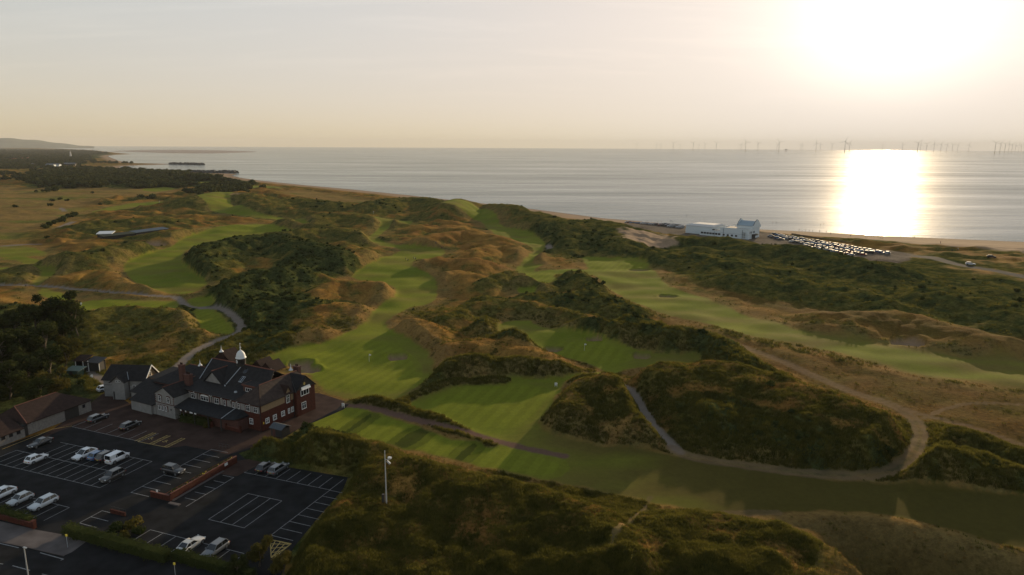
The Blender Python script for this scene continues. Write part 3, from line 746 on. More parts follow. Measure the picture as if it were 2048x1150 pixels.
# ------------------------------------------------------------------ sea
def make_sea():
    az = np.linspace(R(-60), R(60), 90); d = np.concatenate([[150, 300, 500, 800, 1300, 2200, 4000, 8000, 15000], [30000]])
    A, D = np.meshgrid(az, d); v = np.stack([np.sin(A) * D, np.cos(A) * D, np.full(A.shape, SEA_Z)], -1).reshape(-1, 3)
    i = np.arange(A.size).reshape(A.shape)
    f = np.stack([i[:-1, :-1], i[:-1, 1:], i[1:, 1:], i[1:, :-1]], -1).reshape(-1, 4)
    me = np_mesh("sea", v, f)
    m, nt, N, Lk, B = new_mat("sea_water")
    geo = N.new("ShaderNodeNewGeometry")
    def nz(scale, sx, sy, rot, det=3, rough=0.55, dist=0.0):
        mp = N.new("ShaderNodeMapping"); mp.inputs['Rotation'].default_value = (0, 0, rot); mp.inputs['Scale'].default_value = (sx, sy, 1)
        Lk.new(geo.outputs['Position'], mp.inputs[0])
        n = N.new("ShaderNodeTexNoise"); n.inputs['Scale'].default_value = scale; n.inputs['Detail'].default_value = det; n.inputs['Roughness'].default_value = rough; n.inputs['Distortion'].default_value = dist
        Lk.new(mp.outputs[0], n.inputs['Vector']); return n.outputs[0]
    w1 = nz(0.22, 0.30, 1.0, R(14), 4, 0.6)        # chop
    w2 = nz(0.045, 0.30, 1.0, R(8), 4, 0.6)        # swell
    w3 = nz(0.0045, 0.22, 1.0, R(10), 5, 0.6, 0.4) # wind lanes
    ad = N.new("ShaderNodeMath"); ad.operation = 'MULTIPLY_ADD'; ad.inputs[1].default_value = 4.5
    Lk.new(w2, ad.inputs[0]); Lk.new(w1, ad.inputs[2])
    bp_ = N.new("ShaderNodeBump"); bp_.inputs['Strength'].default_value = 0.7; bp_.inputs['Distance'].default_value = 0.30
    Lk.new(ad.outputs[0], bp_.inputs['Height']); Lk.new(bp_.outputs[0], B.inputs['Normal'])
    mr = N.new("ShaderNodeMapRange"); mr.inputs[1].default_value = 0.35; mr.inputs[2].default_value = 0.65; mr.inputs[3].default_value = 0.05; mr.inputs[4].default_value = 0.10
    Lk.new(w3, mr.inputs[0]); Lk.new(mr.outputs[0], B.inputs['Roughness'])
    B.inputs['Base Color'].default_value = (0.008, 0.03, 0.037, 1)
    B.inputs['IOR'].default_value = 1.333
    B.inputs['Specular IOR Level'].default_value = 0.24
    # waves hide one another at grazing angles, so the mean reflection stays well below a mirror's
    gs = N.new("ShaderNodeBsdfGlossy"); df = N.new("ShaderNodeBsdfDiffuse"); fr = N.new("ShaderNodeFresnel"); ms = N.new("ShaderNodeMixShader")
    fr.inputs['IOR'].default_value = 1.333; df.inputs[0].default_value = (0.012, 0.050, 0.062, 1); gs.inputs[0].default_value = (0.94, 0.98, 1.0, 1)
    Lk.new(mr.outputs[0], gs.inputs['Roughness'])
    for n_ in (gs, df, fr): Lk.new(bp_.outputs[0], n_.inputs['Normal'])
    k_ = N.new("ShaderNodeMath"); k_.operation = 'MULTIPLY'; k_.inputs[1].default_value = 0.68; Lk.new(fr.outputs[0], k_.inputs[0])
    w4 = nz(0.016, 0.16, 1.0, R(9), 4, 0.65)          # cat's paws
    l1 = N.new("ShaderNodeMapRange"); l1.inputs[1].default_value = 0.36; l1.inputs[2].default_value = 0.64; l1.inputs[3].default_value = 0.50; l1.inputs[4].default_value = 0.84
    lm = N.new("ShaderNodeMath"); lm.operation = 'MULTIPLY_ADD'; lm.inputs[1].default_value = 0.55; ls = N.new("ShaderNodeMath"); ls.operation = 'MULTIPLY'; ls.inputs[1].default_value = 0.45
    Lk.new(w4, ls.inputs[0]); Lk.new(w3, lm.inputs[0]); Lk.new(ls.outputs[0], lm.inputs[2]); Lk.new(lm.outputs[0], l1.inputs[0]); Lk.new(l1.outputs[0], k_.inputs[1])
    g2 = N.new("ShaderNodeBsdfGlossy"); g2.inputs['Roughness'].default_value = 0.34; g2.inputs[0].default_value = (1, .96, .9, 1); m2 = N.new("ShaderNodeMixShader"); m2.inputs[0].default_value = 0.12
    Lk.new(bp_.outputs[0], g2.inputs['Normal']); Lk.new(gs.outputs[0], m2.inputs[1]); Lk.new(g2.outputs[0], m2.inputs[2])
    Lk.new(k_.outputs[0], ms.inputs[0]); Lk.new(df.outputs[0], ms.inputs[1]); Lk.new(m2.outputs[0], ms.inputs[2])
    Lk.new(ms.outputs[0], N['Material Output'].inputs['Surface'])
    me.materials.append(m)
    o = bpy.data.objects.new("sea", me); link(o); tag(o, 'calm grey sea with a bright path of sunlight to the beach', kind='structure')
make_sea()

def haze_box():
    b = MB(); b.box(-33000, 33000, -3000, 33000, -14, 330)
    o = b.build("haze", []); tag(o, 'thin evening haze over sea and coast', kind='stuff')
    m = bpy.data.materials.new("haze_air"); m.use_nodes = True; N = m.node_tree.nodes; N.clear()
    out = N.new("ShaderNodeOutputMaterial"); v = N.new("ShaderNodeVolumePrincipled")
    v.inputs['Color'].default_value = (0.93, 0.92, 0.9, 1); v.inputs['Density'].default_value = HAZE
    v.inputs['Anisotropy'].default_value = 0.0
    m.node_tree.links.new(v.outputs[0], out.inputs['Volume'])
    o.data.materials.clear(); o.data.materials.append(m)
HAZE = 3.0e-5
haze_box()

# distant hills across the estuary, far sandbank
def far_hills():
    b = MB(); 
    prof = [(-420, 286), (-300, 280), (-200, 285), (-100, 281), (-40, 282), (0, 283.5), (30, 284.5), (60, 287), (90, 290), (120, 294.5), (150, 298), (185, 300.5)]
    pts = smooth_poly(prof, False, 5); top = []
    dist = 17000.0
    rows = []
    for a, c in pts:
        X, Y, Z = ray(a, c); t = dist / math.hypot(X, Y); hgt = CAM_H + Z * t
        ang = math.atan2(X, Y)
        hgt = max(hgt * .86 - 4, -4) + 7 * math.sin(a * 0.11) * (hgt > 40)
        rows.append([(math.sin(ang) * dd, math.cos(ang) * dd, SEA_Z + (hgt - SEA_Z) * k + (6 if 0 < k < 1 else 0) * math.sin(a * .23 + dd)) for dd, k in ((dist - 2600, 0), (dist - 1900, .22), (dist - 1100, .55), (dist - 450, .86), (dist, 1), (dist + 900, .8), (dist + 2600, 0))])
    n = len(rows[0]); vs = [p for r in rows for p in r]
    b.add(vs, [(i * n + k, (i + 1) * n + k, (i + 1) * n + k + 1, i * n + k + 1) for i in range(len(rows) - 1) for k in range(n - 1)], True)
    o = b.build("far_hills", simple("hill_green", (0.075, 0.09, 0.05), 0.95, scale=0.002, var=0.3))
    tag(o, 'low wooded hills across the estuary fading in haze', kind='structure')
far_hills()
def sandbank():
    b = MB(); out = gp([(214, 310.8), (270, 308.2), (340, 306.6), (420, 306.6), (517, 308.6), (480, 311.0), (420, 313.2), (340, 313.6), (260, 312.0)], SEA_Z, 3)
    cx = sum(p[0] for p in out) / len(out); cy = sum(p[1] for p in out) / len(out); k = len(out)
    vs = [(x, y, SEA_Z - .5) for x, y in out] + [(cx + (x - cx) * .86, cy + (y - cy) * .86, SEA_Z + 1.6) for x, y in out]
    b.add(vs, [(i, (i + 1) % k, (i + 1) % k + k, i + k) for i in range(k)] + [tuple(range(k, 2 * k))], True)
    o = b.build("sandbank", simple("wet_sand", (0.21, 0.15, 0.11), 0.8, scale=0.01, var=0.2)); tag(o, 'long brown sandbank lying off the far point', kind='structure')
sandbank()

# ------------------------------------------------------------------ grass, scrub and foliage
def leaf_mat(name, c0, c1, trans=0.35, gloss=0.5):
    m = bpy.data.materials.new(name); m.use_nodes = True; nt = m.node_tree; N = nt.nodes; L = nt.links; N.clear()
    out = N.new("ShaderNodeOutputMaterial"); oi = N.new("ShaderNodeObjectInfo"); geo = N.new("ShaderNodeNewGeometry")
    ns = N.new("ShaderNodeTexNoise"); ns.inputs['Scale'].default_value = 0.35; ns.inputs['Detail'].default_value = 4
    L.new(geo.outputs['Position'], ns.inputs['Vector'])
    a = N.new("ShaderNodeMath"); a.operation = 'MULTIPLY_ADD'; a.inputs[1].default_value = 0.6
    L.new(oi.outputs['Random'], a.inputs[0])
    mr = N.new("ShaderNodeMapRange"); mr.inputs[1].default_value = 0.3; mr.inputs[2].default_value = 0.7; mr.inputs[3].default_value = -0.1; mr.inputs[4].default_value = 0.5
    L.new(ns.outputs[0], mr.inputs[0]); L.new(mr.outputs[0], a.inputs[2])
    mx = N.new("ShaderNodeMix"); mx.data_type = 'RGBA'; mx.inputs[6].default_value = (*c0, 1); mx.inputs[7].default_value = (*c1, 1)
    L.new(a.outputs[0], mx.inputs[0])
    d = N.new("ShaderNodeBsdfDiffuse"); t = N.new("ShaderNodeBsdfTranslucent"); ms = N.new("ShaderNodeMixShader"); ms.inputs[0].default_value = trans
    L.new(mx.outputs[2], d.inputs[0]); L.new(mx.outputs[2], t.inputs[0]); L.new(d.outputs[0], ms.inputs[1]); L.new(t.outputs[0], ms.inputs[2])
    L.new(ms.outputs[0], out.inputs['Surface'])
    return m
M_dry = leaf_mat("dry_grass", (0.13, 0.078, 0.022), (0.27, 0.165, 0.05), 0.35)
M_green = leaf_mat("rough_grass", (0.045, 0.050, 0.010), (0.15, 0.13, 0.028), 0.45)
M_gorse = leaf_mat("gorse_leaf", (0.022, 0.032, 0.010), (0.065, 0.075, 0.022), 0.25)
M_wood = leaf_mat("wood_leaf", (0.035, 0.045, 0.016), (0.085, 0.085, 0.030), 0.2)
M_tree = leaf_mat("tree_leaf", (0.020, 0.028, 0.009), (0.055, 0.060, 0.018), 0.25)
M_bark = simple("bark", (0.10, 0.075, 0.05), 0.9, bump=0.4)

def tuft(seed, n=11, h=0.6, w=0.42, blade=0.07):
    r = random.Random(seed); b = MB()
    for k in range(n):
        a = r.uniform(0, 6.283); q = w * math.sqrt(r.random()); x, y = q * math.cos(a), q * math.sin(a)
        t = r.uniform(0, 6.283); hh = h * r.uniform(.55, 1.15); lean = r.uniform(.1, .55) * hh
        dx, dy = math.cos(t) * blade, math.sin(t) * blade; la = r.uniform(0, 6.283)
        b.add([(x - dx, y - dy, -.12), (x + dx, y + dy, -.12), (x + dx * .7 + math.cos(la) * lean * .4, y + dy * .7 + math.sin(la) * lean * .4, hh * .6), (x + math.cos(la) * lean, y + math.sin(la) * lean, hh)], [(0, 1, 2), (0, 2, 3)])
    return b
def bush(seed, n=150, leaf=0.17):
    """rounded clump of small leaf faces about a dark core, radius ~1"""
    r = random.Random(seed); b = MB()
    lobes = [(r.uniform(-.55, .55), r.uniform(-.55, .55), r.uniform(.1, .45), r.uniform(.38, .62)) for _ in range(6)]
    for k in range(n):
        lx, ly, lz, lr = r.choice(lobes); v = Vector((r.gauss(0, 1), r.gauss(0, 1), abs(r.gauss(0.25, 1)))).normalized()
        p = Vector((lx, ly, lz)) + v * lr * r.uniform(.8, 1.1)
        nrm = (v + Vector((r.uniform(-.7, .7), r.uniform(-.7, .7), r.uniform(-.7, .7)))).normalized()
        a = nrm.orthogonal().normalized(); c = nrm.cross(a); s = leaf * r.uniform(.6, 1.3)
        b.add([p - a * s, p + c * s * .6, p + a * s, p - c * s * .6], [(0, 1, 2, 3)])
    for lx, ly, lz, lr in lobes[:4]:
        q = lr * .8
        b.add([(lx, ly, lz + q), (lx + q, ly, lz), (lx, ly + q, lz), (lx - q, ly, lz), (lx, ly - q, lz), (lx, ly, -.1)], [(0, 1, 2), (0, 2, 3), (0, 3, 4), (0, 4, 1), (5, 2, 1), (5, 3, 2), (5, 4, 3), (5, 1, 4)])
    return b
def scatter(name, label, templates, pts, scl, seed=0):
    """one 'stuff' object: instances of the templates on a cloud of points"""
    N_ = len(pts)
    me = bpy.data.meshes.new(name); me.vertices.add(N_); me.vertices.foreach_set("co", np.asarray(pts, np.float32).ravel())
    rg = np.random.default_rng(seed)
    a = me.attributes.new("size", 'FLOAT', 'POINT'); a.data.foreach_set("value", np.asarray(scl, np.float32))
    a = me.attributes.new("turn", 'FLOAT', 'POINT'); a.data.foreach_set("value", rg.uniform(0, 6.283, N_).astype(np.float32))
    a = me.attributes.new("kind_of", 'INT', 'POINT'); a.data.foreach_set("value", rg.integers(0, len(templates), N_).astype(np.int32))
    me.update()
    o = bpy.data.objects.new(name, me); link(o); tag(o, label, kind='stuff')
    g = bpy.data.node_groups.new(name + "_scatter", 'GeometryNodeTree')
    g.interface.new_socket("Geometry", in_out='INPUT', socket_type='NodeSocketGeometry'); g.interface.new_socket("Geometry", in_out='OUTPUT', socket_type='NodeSocketGeometry')
    N = g.nodes; L = g.links; gi = N.new("NodeGroupInput"); go = N.new("NodeGroupOutput")
    def attr(nm, ty):
        n = N.new("GeometryNodeInputNamedAttribute"); n.data_type = ty; n.inputs['Name'].default_value = nm; return n.outputs['Attribute']
    size = attr("size", 'FLOAT'); turn = attr("turn", 'FLOAT'); kind = attr("kind_of", 'INT')
    cx = N.new("ShaderNodeCombineXYZ"); L.new(turn, cx.inputs[2])
    jg = N.new("GeometryNodeJoinGeometry")
    for k, t in enumerate(templates):
        oi = N.new("GeometryNodeObjectInfo"); oi.inputs['Object'].default_value = t; oi.inputs['As Instance'].default_value = True
        ip = N.new("GeometryNodeInstanceOnPoints")
        cmp_ = N.new("FunctionNodeCompare"); cmp_.data_type = 'INT'; cmp_.operation = 'EQUAL'
        L.new(kind, cmp_.inputs[2]); cmp_.inputs[3].default_value = k
        L.new(gi.outputs[0], ip.inputs['Points']); L.new(cmp_.outputs[0], ip.inputs['Selection']); L.new(oi.outputs['Geometry'], ip.inputs['Instance'])
        L.new(cx.outputs[0], ip.inputs['Rotation']); L.new(size, ip.inputs['Scale'])
        L.new(ip.outputs[0], jg.inputs[0])
    L.new(jg.outputs[0], go.inputs[0])
    md = o.modifiers.new("scatter", 'NODES'); md.node_group = g
    return o
def template(mb, nm, mat):
    me = mb.mesh(nm, mat); return bpy.data.objects.new(nm, me)      # shape only, never linked to the scene on its own

def wedge(n, r0, r1, a0=-41, a1=42, power=1.0):
    """random points between two distances, density falling with distance"""
    u = rng.random(n); r = r0 * (r1 / r0) ** (u ** power); a = R(a0) + rng.random(n) * R(a1 - a0)
    return np.sin(a) * r, np.cos(a) * r, r
def plant_rough():
    x, y, r = wedge(420000, 72, 400, power=1.15)
    z, c = survey(x, y)
    rough = (c['mown'] < 0.25) & (c['dm'] > 0.6) & (c['calm'] > 0.12) & (np.max(c['path'], 0) < 0.3) & (c['bunk'] < 0.1) & (c['sand'] < 0.3) & (c['dc'] > 40)
    v = c['veg'] + rng.normal(0, 0.22, len(x))
    thin = (rng.random(len(x)) < 1 - 0.97 * sstep(150, 290, r)) & ((c['smooth'] < 0.4) | (rng.random(len(x)) < 0.10))
    rough = rough & thin
    s = (0.50 + 0.0026 * r) * rng.uniform(0.6, 1.3, len(x)) * np.clip(0.55 + 0.5 * v, 0.5, 1.2)
    P = np.stack([x, y, z], -1)
    kd = rough & (v < 0.62) & (rng.random(len(x)) < 0.55); kg = rough & (v >= 0.62) & (v < 1.55)
    td = [template(tuft(k, 16, .42, .40, .032), "tuft", M_dry) for k in range(4)]
    tg = [template(tuft(20 + k, 18, .52, .42, .036), "tuft", M_green) for k in range(4)]
    scatter("dry_grass_tufts", 'straw coloured marram and dry grass tufts over the dunes', td, P[kd], s[kd] * 0.85, 1)
    scatter("rough_grass_tufts", 'olive green long grass tufts on the mounds', tg, P[kg], s[kg], 2)
    # scrub and gorse
    x, y, r = wedge(60000, 75, 1500, power=0.9)
    z, c = survey(x, y)
    v = c['veg'] + 0.35 * noise(x, y, 11, 133)
    k = (v > np.where(r < 260, 1.68, 1.45)) & (c['mown'] < 0.1) & (c['dm'] > 1.5) & (c['calm'] > 0.4) & (np.max(c['path'], 0) < 0.1) & (c['sand'] < 0.3) & (c['bunk'] < 0.1) & (c['dc'] > 50)
    k &= (rng.random(len(x)) < np.where((r < 170) | (c['veg'] > 1.8), .9, .45)) & ((x < 60) | (r < 190) | (rng.random(len(x)) < .22))
    s = np.clip(rng.lognormal(-0.45, 0.4, len(x)), .3, 1.7) * (0.8 + 0.0009 * r)
    tb = [template(bush(60 + q), "gorse_clump", M_gorse) for q in range(4)]
    scatter("gorse_scrub", 'dark green gorse and bramble scrub covering the banks', tb, np.stack([x, y, z - 0.1], -1)[k], s[k], 3)
    # far woods beyond the links
    rg = rng.random(26000); a = R(-40) + rng.random(26000) * R(23.5); d = 900 * (9000 / 900.0) ** rg
    x = np.sin(a) * d; y = np.cos(a) * d
    z, c = survey(x, y)
    k = (c['veg'] + 1.5 * noise(x, y, 110, 141) + 1.0 * noise(x, y * .4, 40, 142) > 1.42) & (c['dc'] > 90) & (c['mown'] < .1)
    tf = [template(bush(80 + q, 90, .3), "wood_clump", M_wood) for q in range(3)]
    s = rng.uniform(1.8, 6.5, len(x)) * (1 + d / 12000)
    scatter("far_wood", 'dark woodland and hedges on the flat land behind the links', tf, np.stack([x, y, z + 1], -1)[k], s[k], 4)
plant_rough()
# ------------------------------------------------------------------ car park, forecourt, road (flat sheets on the ground)
def asphalt_mat(name, c, pebble=0.25):
    m = simple(name, c, 0.85, var=pebble, scale=0.35, bump=0.3, bscale=14, spec=0.04)
    return m
M_asph = asphalt_mat("asphalt", (0.0165, 0.0168, 0.0175), 0.4)
M_pave = asphalt_mat("brick_paving", (0.05, 0.031, 0.025), 0.3)
M_conc = asphalt_mat("pale_pavement", (0.11, 0.095, 0.09), 0.3)
M_line = simple("line_paint", (0.21, 0.215, 0.22), 0.7, var=0.3, scale=2.0)
M_yel = simple("yellow_paint", (0.42, 0.30, 0.08), 0.7, var=0.3, scale=2.0)
M_brick = simple("red_brick", (0.07, 0.021, 0.0135), 0.85, spec=.15, var=0.28, scale=2.5, bump=0.3, bscale=9)
M_brickd = simple("dark_brick", (0.08, 0.03, 0.022), 0.85, var=0.25, scale=2.5)
M_white = simple("white_paint", (0.62, 0.63, 0.62), 0.6, var=0.06)
M_render = simple("pebbledash", (0.22, 0.215, 0.205), 0.9, var=0.14, scale=1.2, bump=0.3, bscale=22)
M_slate = simple("slate", (0.019, 0.018, 0.0185), 0.8, spec=.15, var=0.35, scale=1.4, bump=0.5, bscale=5)
M_tile = simple("clay_tile", (0.030, 0.0165, 0.013), 0.85, spec=.15, var=0.3, scale=1.4, bump=0.5, bscale=5)
M_beige = simple("beige_wall", (0.24, 0.165, 0.09), 0.9, var=0.12)
M_glass = simple("window_glass", (0.02, 0.022, 0.025), 0.08, var=0, spec=0.6)
M_dark = simple("dark_timber", (0.022, 0.020, 0.018), 0.7, var=0.2)
M_lead = simple("lead_flashing", (0.33, 0.35, 0.37), 0.5, var=0.15)
M_ridge = simple("ridge_tile", (0.12, 0.035, 0.02), 0.8, var=0.2)
M_black = simple("black_metal", (0.015, 0.015, 0.016), 0.5, var=0)
M_steel = simple("galvanised_steel", (0.45, 0.46, 0.46), 0.45, metal=0.3, var=0.1)

def sheet(name, pts, z, mat, label=None, parent=None):
    """flat sheet, a centimetre thick"""
    b = MB(); b.prism([tuple(p) for p in pts], z - 0.03, z); o = b.build(name, mat, parent)
    tag(o, label, kind=None if parent else 'structure'); return o
car_park = sheet("car_park", CARPARK, 0.0, M_asph, 'dark asphalt car park with white bays in front of the clubhouse')
forecourt = sheet("forecourt", [CP(a, b) for a, b in [(50, 905), (108, 868), (150, 842), (205, 798), (222, 790), (262, 815), (300, 800), (640, 790), (692, 806), (676, 822), (600, 862), (556, 884), (488, 906), (462, 915), (375, 898), (340, 903), (250, 884), (147, 863), (120, 872)]], 0.006, M_pave,
                  'brown block paved forecourt round the clubhouse')
sheet("pavement", [CP(a, b) for a, b in [(-160, 1020), (0, 1052), (80, 1070), (128, 1078), (178, 1092), (150, 1113), (135, 1120), (60, 1103), (0, 1092), (-160, 1060)]], 0.02, M_conc, 'pale worn footway beside the road at the car park entrance')
sheet("road", [CP(a, b) for a, b in [(-160, 1075), (0, 1096), (60, 1107), (135, 1124), (250, 1160), (400, 1215), (300, 1400), (-200, 1400)]], 0.012, M_asph, 'dark public road crossing the near corner')

def rulines(name, segs, mat, label, w=0.10, z=0.014, parent=None):
    b = MB()
    for (r0, u0), (r1, u1) in segs:
        p = Vector((*W(r0, u0), 0)); q = Vector((*W(r1, u1), 0)); d = (q - p)
        if d.length < 0.05: continue
        d.normalize(); n = Vector((-d.y, d.x, 0)) * w / 2; e = d * w / 2 * 0
        b.add([(*(p - n - e)[:2], z), (*(p + n - e)[:2], z), (*(q + n + e)[:2], z), (*(q - n + e)[:2], z), (*(p - n - e)[:2], z - .01), (*(p + n - e)[:2], z - .01), (*(q + n + e)[:2], z - .01), (*(q - n + e)[:2], z - .01)],
              [(0, 3, 2, 1), (4, 5, 6, 7), (0, 1, 5, 4), (1, 2, 6, 5), (2, 3, 7, 6), (3, 0, 4, 7)])
    o = b.build(name, mat, car_park); return o
def rp(px, py): return RU(G(px, py, 0))
def lerp2(a, b, t): return (a[0] + (b[0] - a[0]) * t, a[1] + (b[1] - a[1]) * t)
def bays(a, b, n, dirv, length, ends=True, skip=()):
    """base line a-b split into n bays, stems of `length` along dirv"""
    s = [(a, b)]
    for k in range(n + 1):
        if k in skip: continue
        p = lerp2(a, b, k / n); s.append((p, (p[0] + dirv[0] * length, p[1] + dirv[1] * length)))
    return s
U, Rr = (0, 1), (1, 0)
A0 = rp(0, 939); A1 = rp(205, 983.5); uA = (A0[1] + A1[1]) / 2
A0 = (A0[0] - 3, A0[1])
mid_u = rp(160, 937)[1]; top_u = rp(250, 919)[1]
segs = []
n = 13
for k in range(n + 1):
    r = A1[0] + (A0[0] - A1[0]) * k / n
    segs.append(((r, uA), (r, top_u if k < 11 else mid_u)))
segs += [((A0[0], uA), (A1[0], uA)), ((A0[0], mid_u), (A1[0], mid_u)), ((A0[0] + (A1[0] - A0[0]) * 2 / 13, top_u), (A1[0], top_u))]
rulines("bay_marking", segs, M_line, None)
B0 = rp(147, 862.7); B1 = rp(285, 891)
rulines("bay_marking", bays(B0, B1, 6, U, 4.6), M_line, None)
C0 = rp(272, 994); C1 = rp(421, 904); rC = (C0[0] + C1[0]) / 2
rulines("bay_marking", bays((rC, C0[1]), (rC, C1[1]), 8, Rr, 4.3), M_line, None)
D0 = rp(376, 1020); D1 = rp(472, 961); rD = (D0[0] + D1[0]) / 2
rulines("bay_marking", bays((rD, D0[1]), (rD, D1[1]), 5, (-1, 0), 2.6, skip=(0,)), M_line, None)
E0 = rp(492.4, 950.5); E1 = rp(664, 983.5)
rulines("bay_marking", bays((E0[0], (E0[1] + E1[1]) / 2), (E1[0], (E0[1] + E1[1]) / 2), 8, U, 4.4), M_line, None)
F0 = rp(549, 1076); F1 = rp(662, 984); rF = (F0[0] + F1[0]) / 2
rulines("bay_marking", bays((rF, F0[1]), (rF, F1[1]), 7, Rr, 4.3), M_line, None)
g0 = rp(500.6, 992.6); g1 = rp(421.7, 1045); g2 = rp(493.3, 1061.3)
ra, rb, ua, ub = (g0[0] + g1[0]) / 2, g2[0], g0[1], g1[1]
rulines("bay_marking", [((ra + (rb - ra) * k / 3, ua), (ra + (rb - ra) * k / 3, ub)) for k in range(4)] + [((ra, ua), (rb, ua)), ((ra, ub), (rb, ub))], M_line, None)
H0 = rp(306, 1067); H1 = rp(470, 1107); uH = (H0[1] + H1[1]) / 2
rulines("bay_marking", bays((H0[0], uH), (H1[0] + 2.3, uH), 7, (0, -1), 4.6), M_line, None)
I0 = rp(155, 1063); I1 = rp(205, 1029); rI = (I0[0] + I1[0]) / 2
rulines("bay_marking", bays((rI, I0[1] - 1), (rI, I1[1]), 3, Rr, 4.0, skip=(0,)), M_line, None)
J0 = rp(-60, 979); J1 = rp(149, 1021.5); uJ = (J0[1] + J1[1]) / 2
rulines("bay_marking", bays((J0[0], uJ), (J1[0], uJ), 10, (0, -1), 4.6), M_line, None)
# yellow hatched bays
y0 = rp(279, 891); y1 = rp(337, 902.5); w_ = (y1[0] - y0[0])
ys = [((y0[0], y0[1]), (y1[0], y0[1]))]
for k in range(3):
    r = y0[0] + w_ * k / 2; ys += [((r, y0[1]), (r, y0[1] + 4.8)), ((r - 0.9, y0[1]), (r - 0.9, y0[1] + 4.8))]
    for q in range(6): ys.append(((r - 0.9, y0[1] + 0.2 + q * .8), (r, y0[1] + 0.75 + q * .8)))
for k in range(2):                                            # painted wheelchair marks
    r = y0[0] + w_ * (k + .25) / 2; uu = y0[1] + 2.2
    ys += [((r, uu), (r + .1, uu + .7)), ((r, uu + .4), (r + .5, uu + .4)), ((r, uu), (r + .55, uu)), ((r + .55, uu), (r + .8, uu - .35)), ((r - .3, uu - .1), (r - .05, uu - .45)), ((r - .05, uu - .45), (r + .35, uu - .35))]
rulines("disabled_bay_marking", ys, M_yel, None, 0.12)
h0 = rp(546, 1084); h1 = rp(588, 1092); h2 = rp(548, 1120)
hs_ = [(h0, h1), (h0, h2), (h1, (h1[0], h2[1])), (h2, (h1[0], h2[1]))]
for q in range(5):
    t = q / 4; hs_ += [(lerp2(h0, h1, t), lerp2(h0, h2, min(1, t + .3))), (lerp2(h0, h2, t), (h1[0], lerp2(h0, h2, max(0, t - .3))[1]))]
rulines("hatched_marking", hs_, M_yel, None, 0.13)
# road centre dashes and edge line
def pxlines(name, pairs, mat, w, z=0.026, parent=car_park):
    b = MB()
    for p, q in pairs:
        p = Vector((*CP(*p), 0)); q = Vector((*CP(*q), 0)); d = (q - p).normalized(); nn = Vector((-d.y, d.x, 0)) * w / 2
        b.add([(*(p - nn)[:2], z), (*(p + nn)[:2], z), (*(q + nn)[:2], z), (*(q - nn)[:2], z), (*(p - nn)[:2], z - .01), (*(p + nn)[:2], z - .01), (*(q + nn)[:2], z - .01), (*(q - nn)[:2], z - .01)], [(0, 3, 2, 1), (4, 5, 6, 7), (0, 1, 5, 4), (1, 2, 6, 5), (2, 3, 7, 6), (3, 0, 4, 7)])
    o = b.build(name, mat, parent); return o
pxlines("road_marking", [((-20, 1092), (43, 1106)), ((86, 1115.5), (133, 1128)), ((133, 1128), (127, 1130)), ((-10, 1136), (12, 1139)), ((31, 1142), (66, 1151)), ((90, 1158), (130, 1168))], M_line, 0.14)
pxlines("kerb_line", [((8, 909), (60, 888)), ((60, 888), (108, 868)), ((108, 868), (147, 861))], M_yel, 0.1, 0.02)
b = MB()
for (p, q) in [((-160, 1062), (0, 1094)), ((0, 1094), (60, 1105)), ((60, 1105), (134, 1121.5))]:
    p = Vector((*CP(*p), 0)); q = Vector((*CP(*q), 0)); d = (q - p); L_ = d.length; d.normalize()
    b.obox(((p + q) / 2) + Vector((0, 0, .05)), d, (-d.y, d.x, 0), (0, 0, 1), L_ / 2, .08, .06)
tag(b.build("kerb", M_conc), 'low concrete kerb between footway and road', kind='structure')

# ------------------------------------------------------------------ building kit (local axes: x along the front, y away)
def F(px, py, deg, name, label, cat, z=0.0):
    x, y = G(px, py, z); return empty(name, (x, y, z), -(GA + R(deg)), label, cat)
def window(parent, face, a0, a1, z0, z1, cols=2, rows=2, at=0.0, fr=0.09, mat=None, arch=False, name="window"):
    """face 'f': on a wall looking to -y at y=at; 'r': on a wall looking to +x at x=at"""
    b = MB(); d = 0.07
    def bar(p0, p1, q0, q1, o=0.0):
        if face == 'f': b.box(p0, p1, at - d - o, at - .005, q0, q1)
        else: b.box(at + .005, at + d + o, p0, p1, q0, q1)
    bar(a0, a1, z0, z0 + fr, .05); bar(a0, a1, z1 - fr, z1); bar(a0, a0 + fr, z0 + fr, z1 - fr); bar(a1 - fr, a1, z0 + fr, z1 - fr)
    for k in range(1, cols):
        c = a0 + (a1 - a0) * k / cols; bar(c - fr * .35, c + fr * .35, z0 + fr, z1 - fr, -.01)
    for k in range(1, rows):
        c = z1 - (z1 - z0) * (0.38 if rows == 2 else k / rows); bar(a0 + fr, a1 - fr, c - fr * .3, c + fr * .3, -.02)
    if arch:
        for k in range(6):
            t0 = math.pi * k / 6; m_ = (a0 + a1) / 2; hw = (a1 - a0) / 2
            x0, x1 = m_ - hw * math.cos(t0), m_ - hw * math.cos(t0 + math.pi / 6)
            zt = z1 + .32 * (math.sin(t0) + math.sin(t0 + math.pi / 6)) / 2; bar(x0, x1, z1, zt)
    o = b.build(name, mat or M_white, parent)
    g = MB()
    if face == 'f': g.box(a0 + .03, a1 - .03, at - .03, at - .004, z0 + .03, z1 - .03)
    else: g.box(at + .004, at + .03, a0 + .03, a1 - .03, z0 + .03, z1 - .03)
    g.build("pane", M_glass, o)
    return o
def P1(parent, name, mat, fn, **k):
    b = MB(); fn(b); return b.build(name, mat, parent)
def roof(parent, planes, mat, th=0.16, name="roof"):
    b = MB()
    for p in planes: b.slab(p, th)
    return b.build(name, mat, parent)
def strip(parent, pts, mat, r=0.1, name="ridge"):
    b = MB(); b.tube(pts, r, 6); return b.build(name, mat, parent)
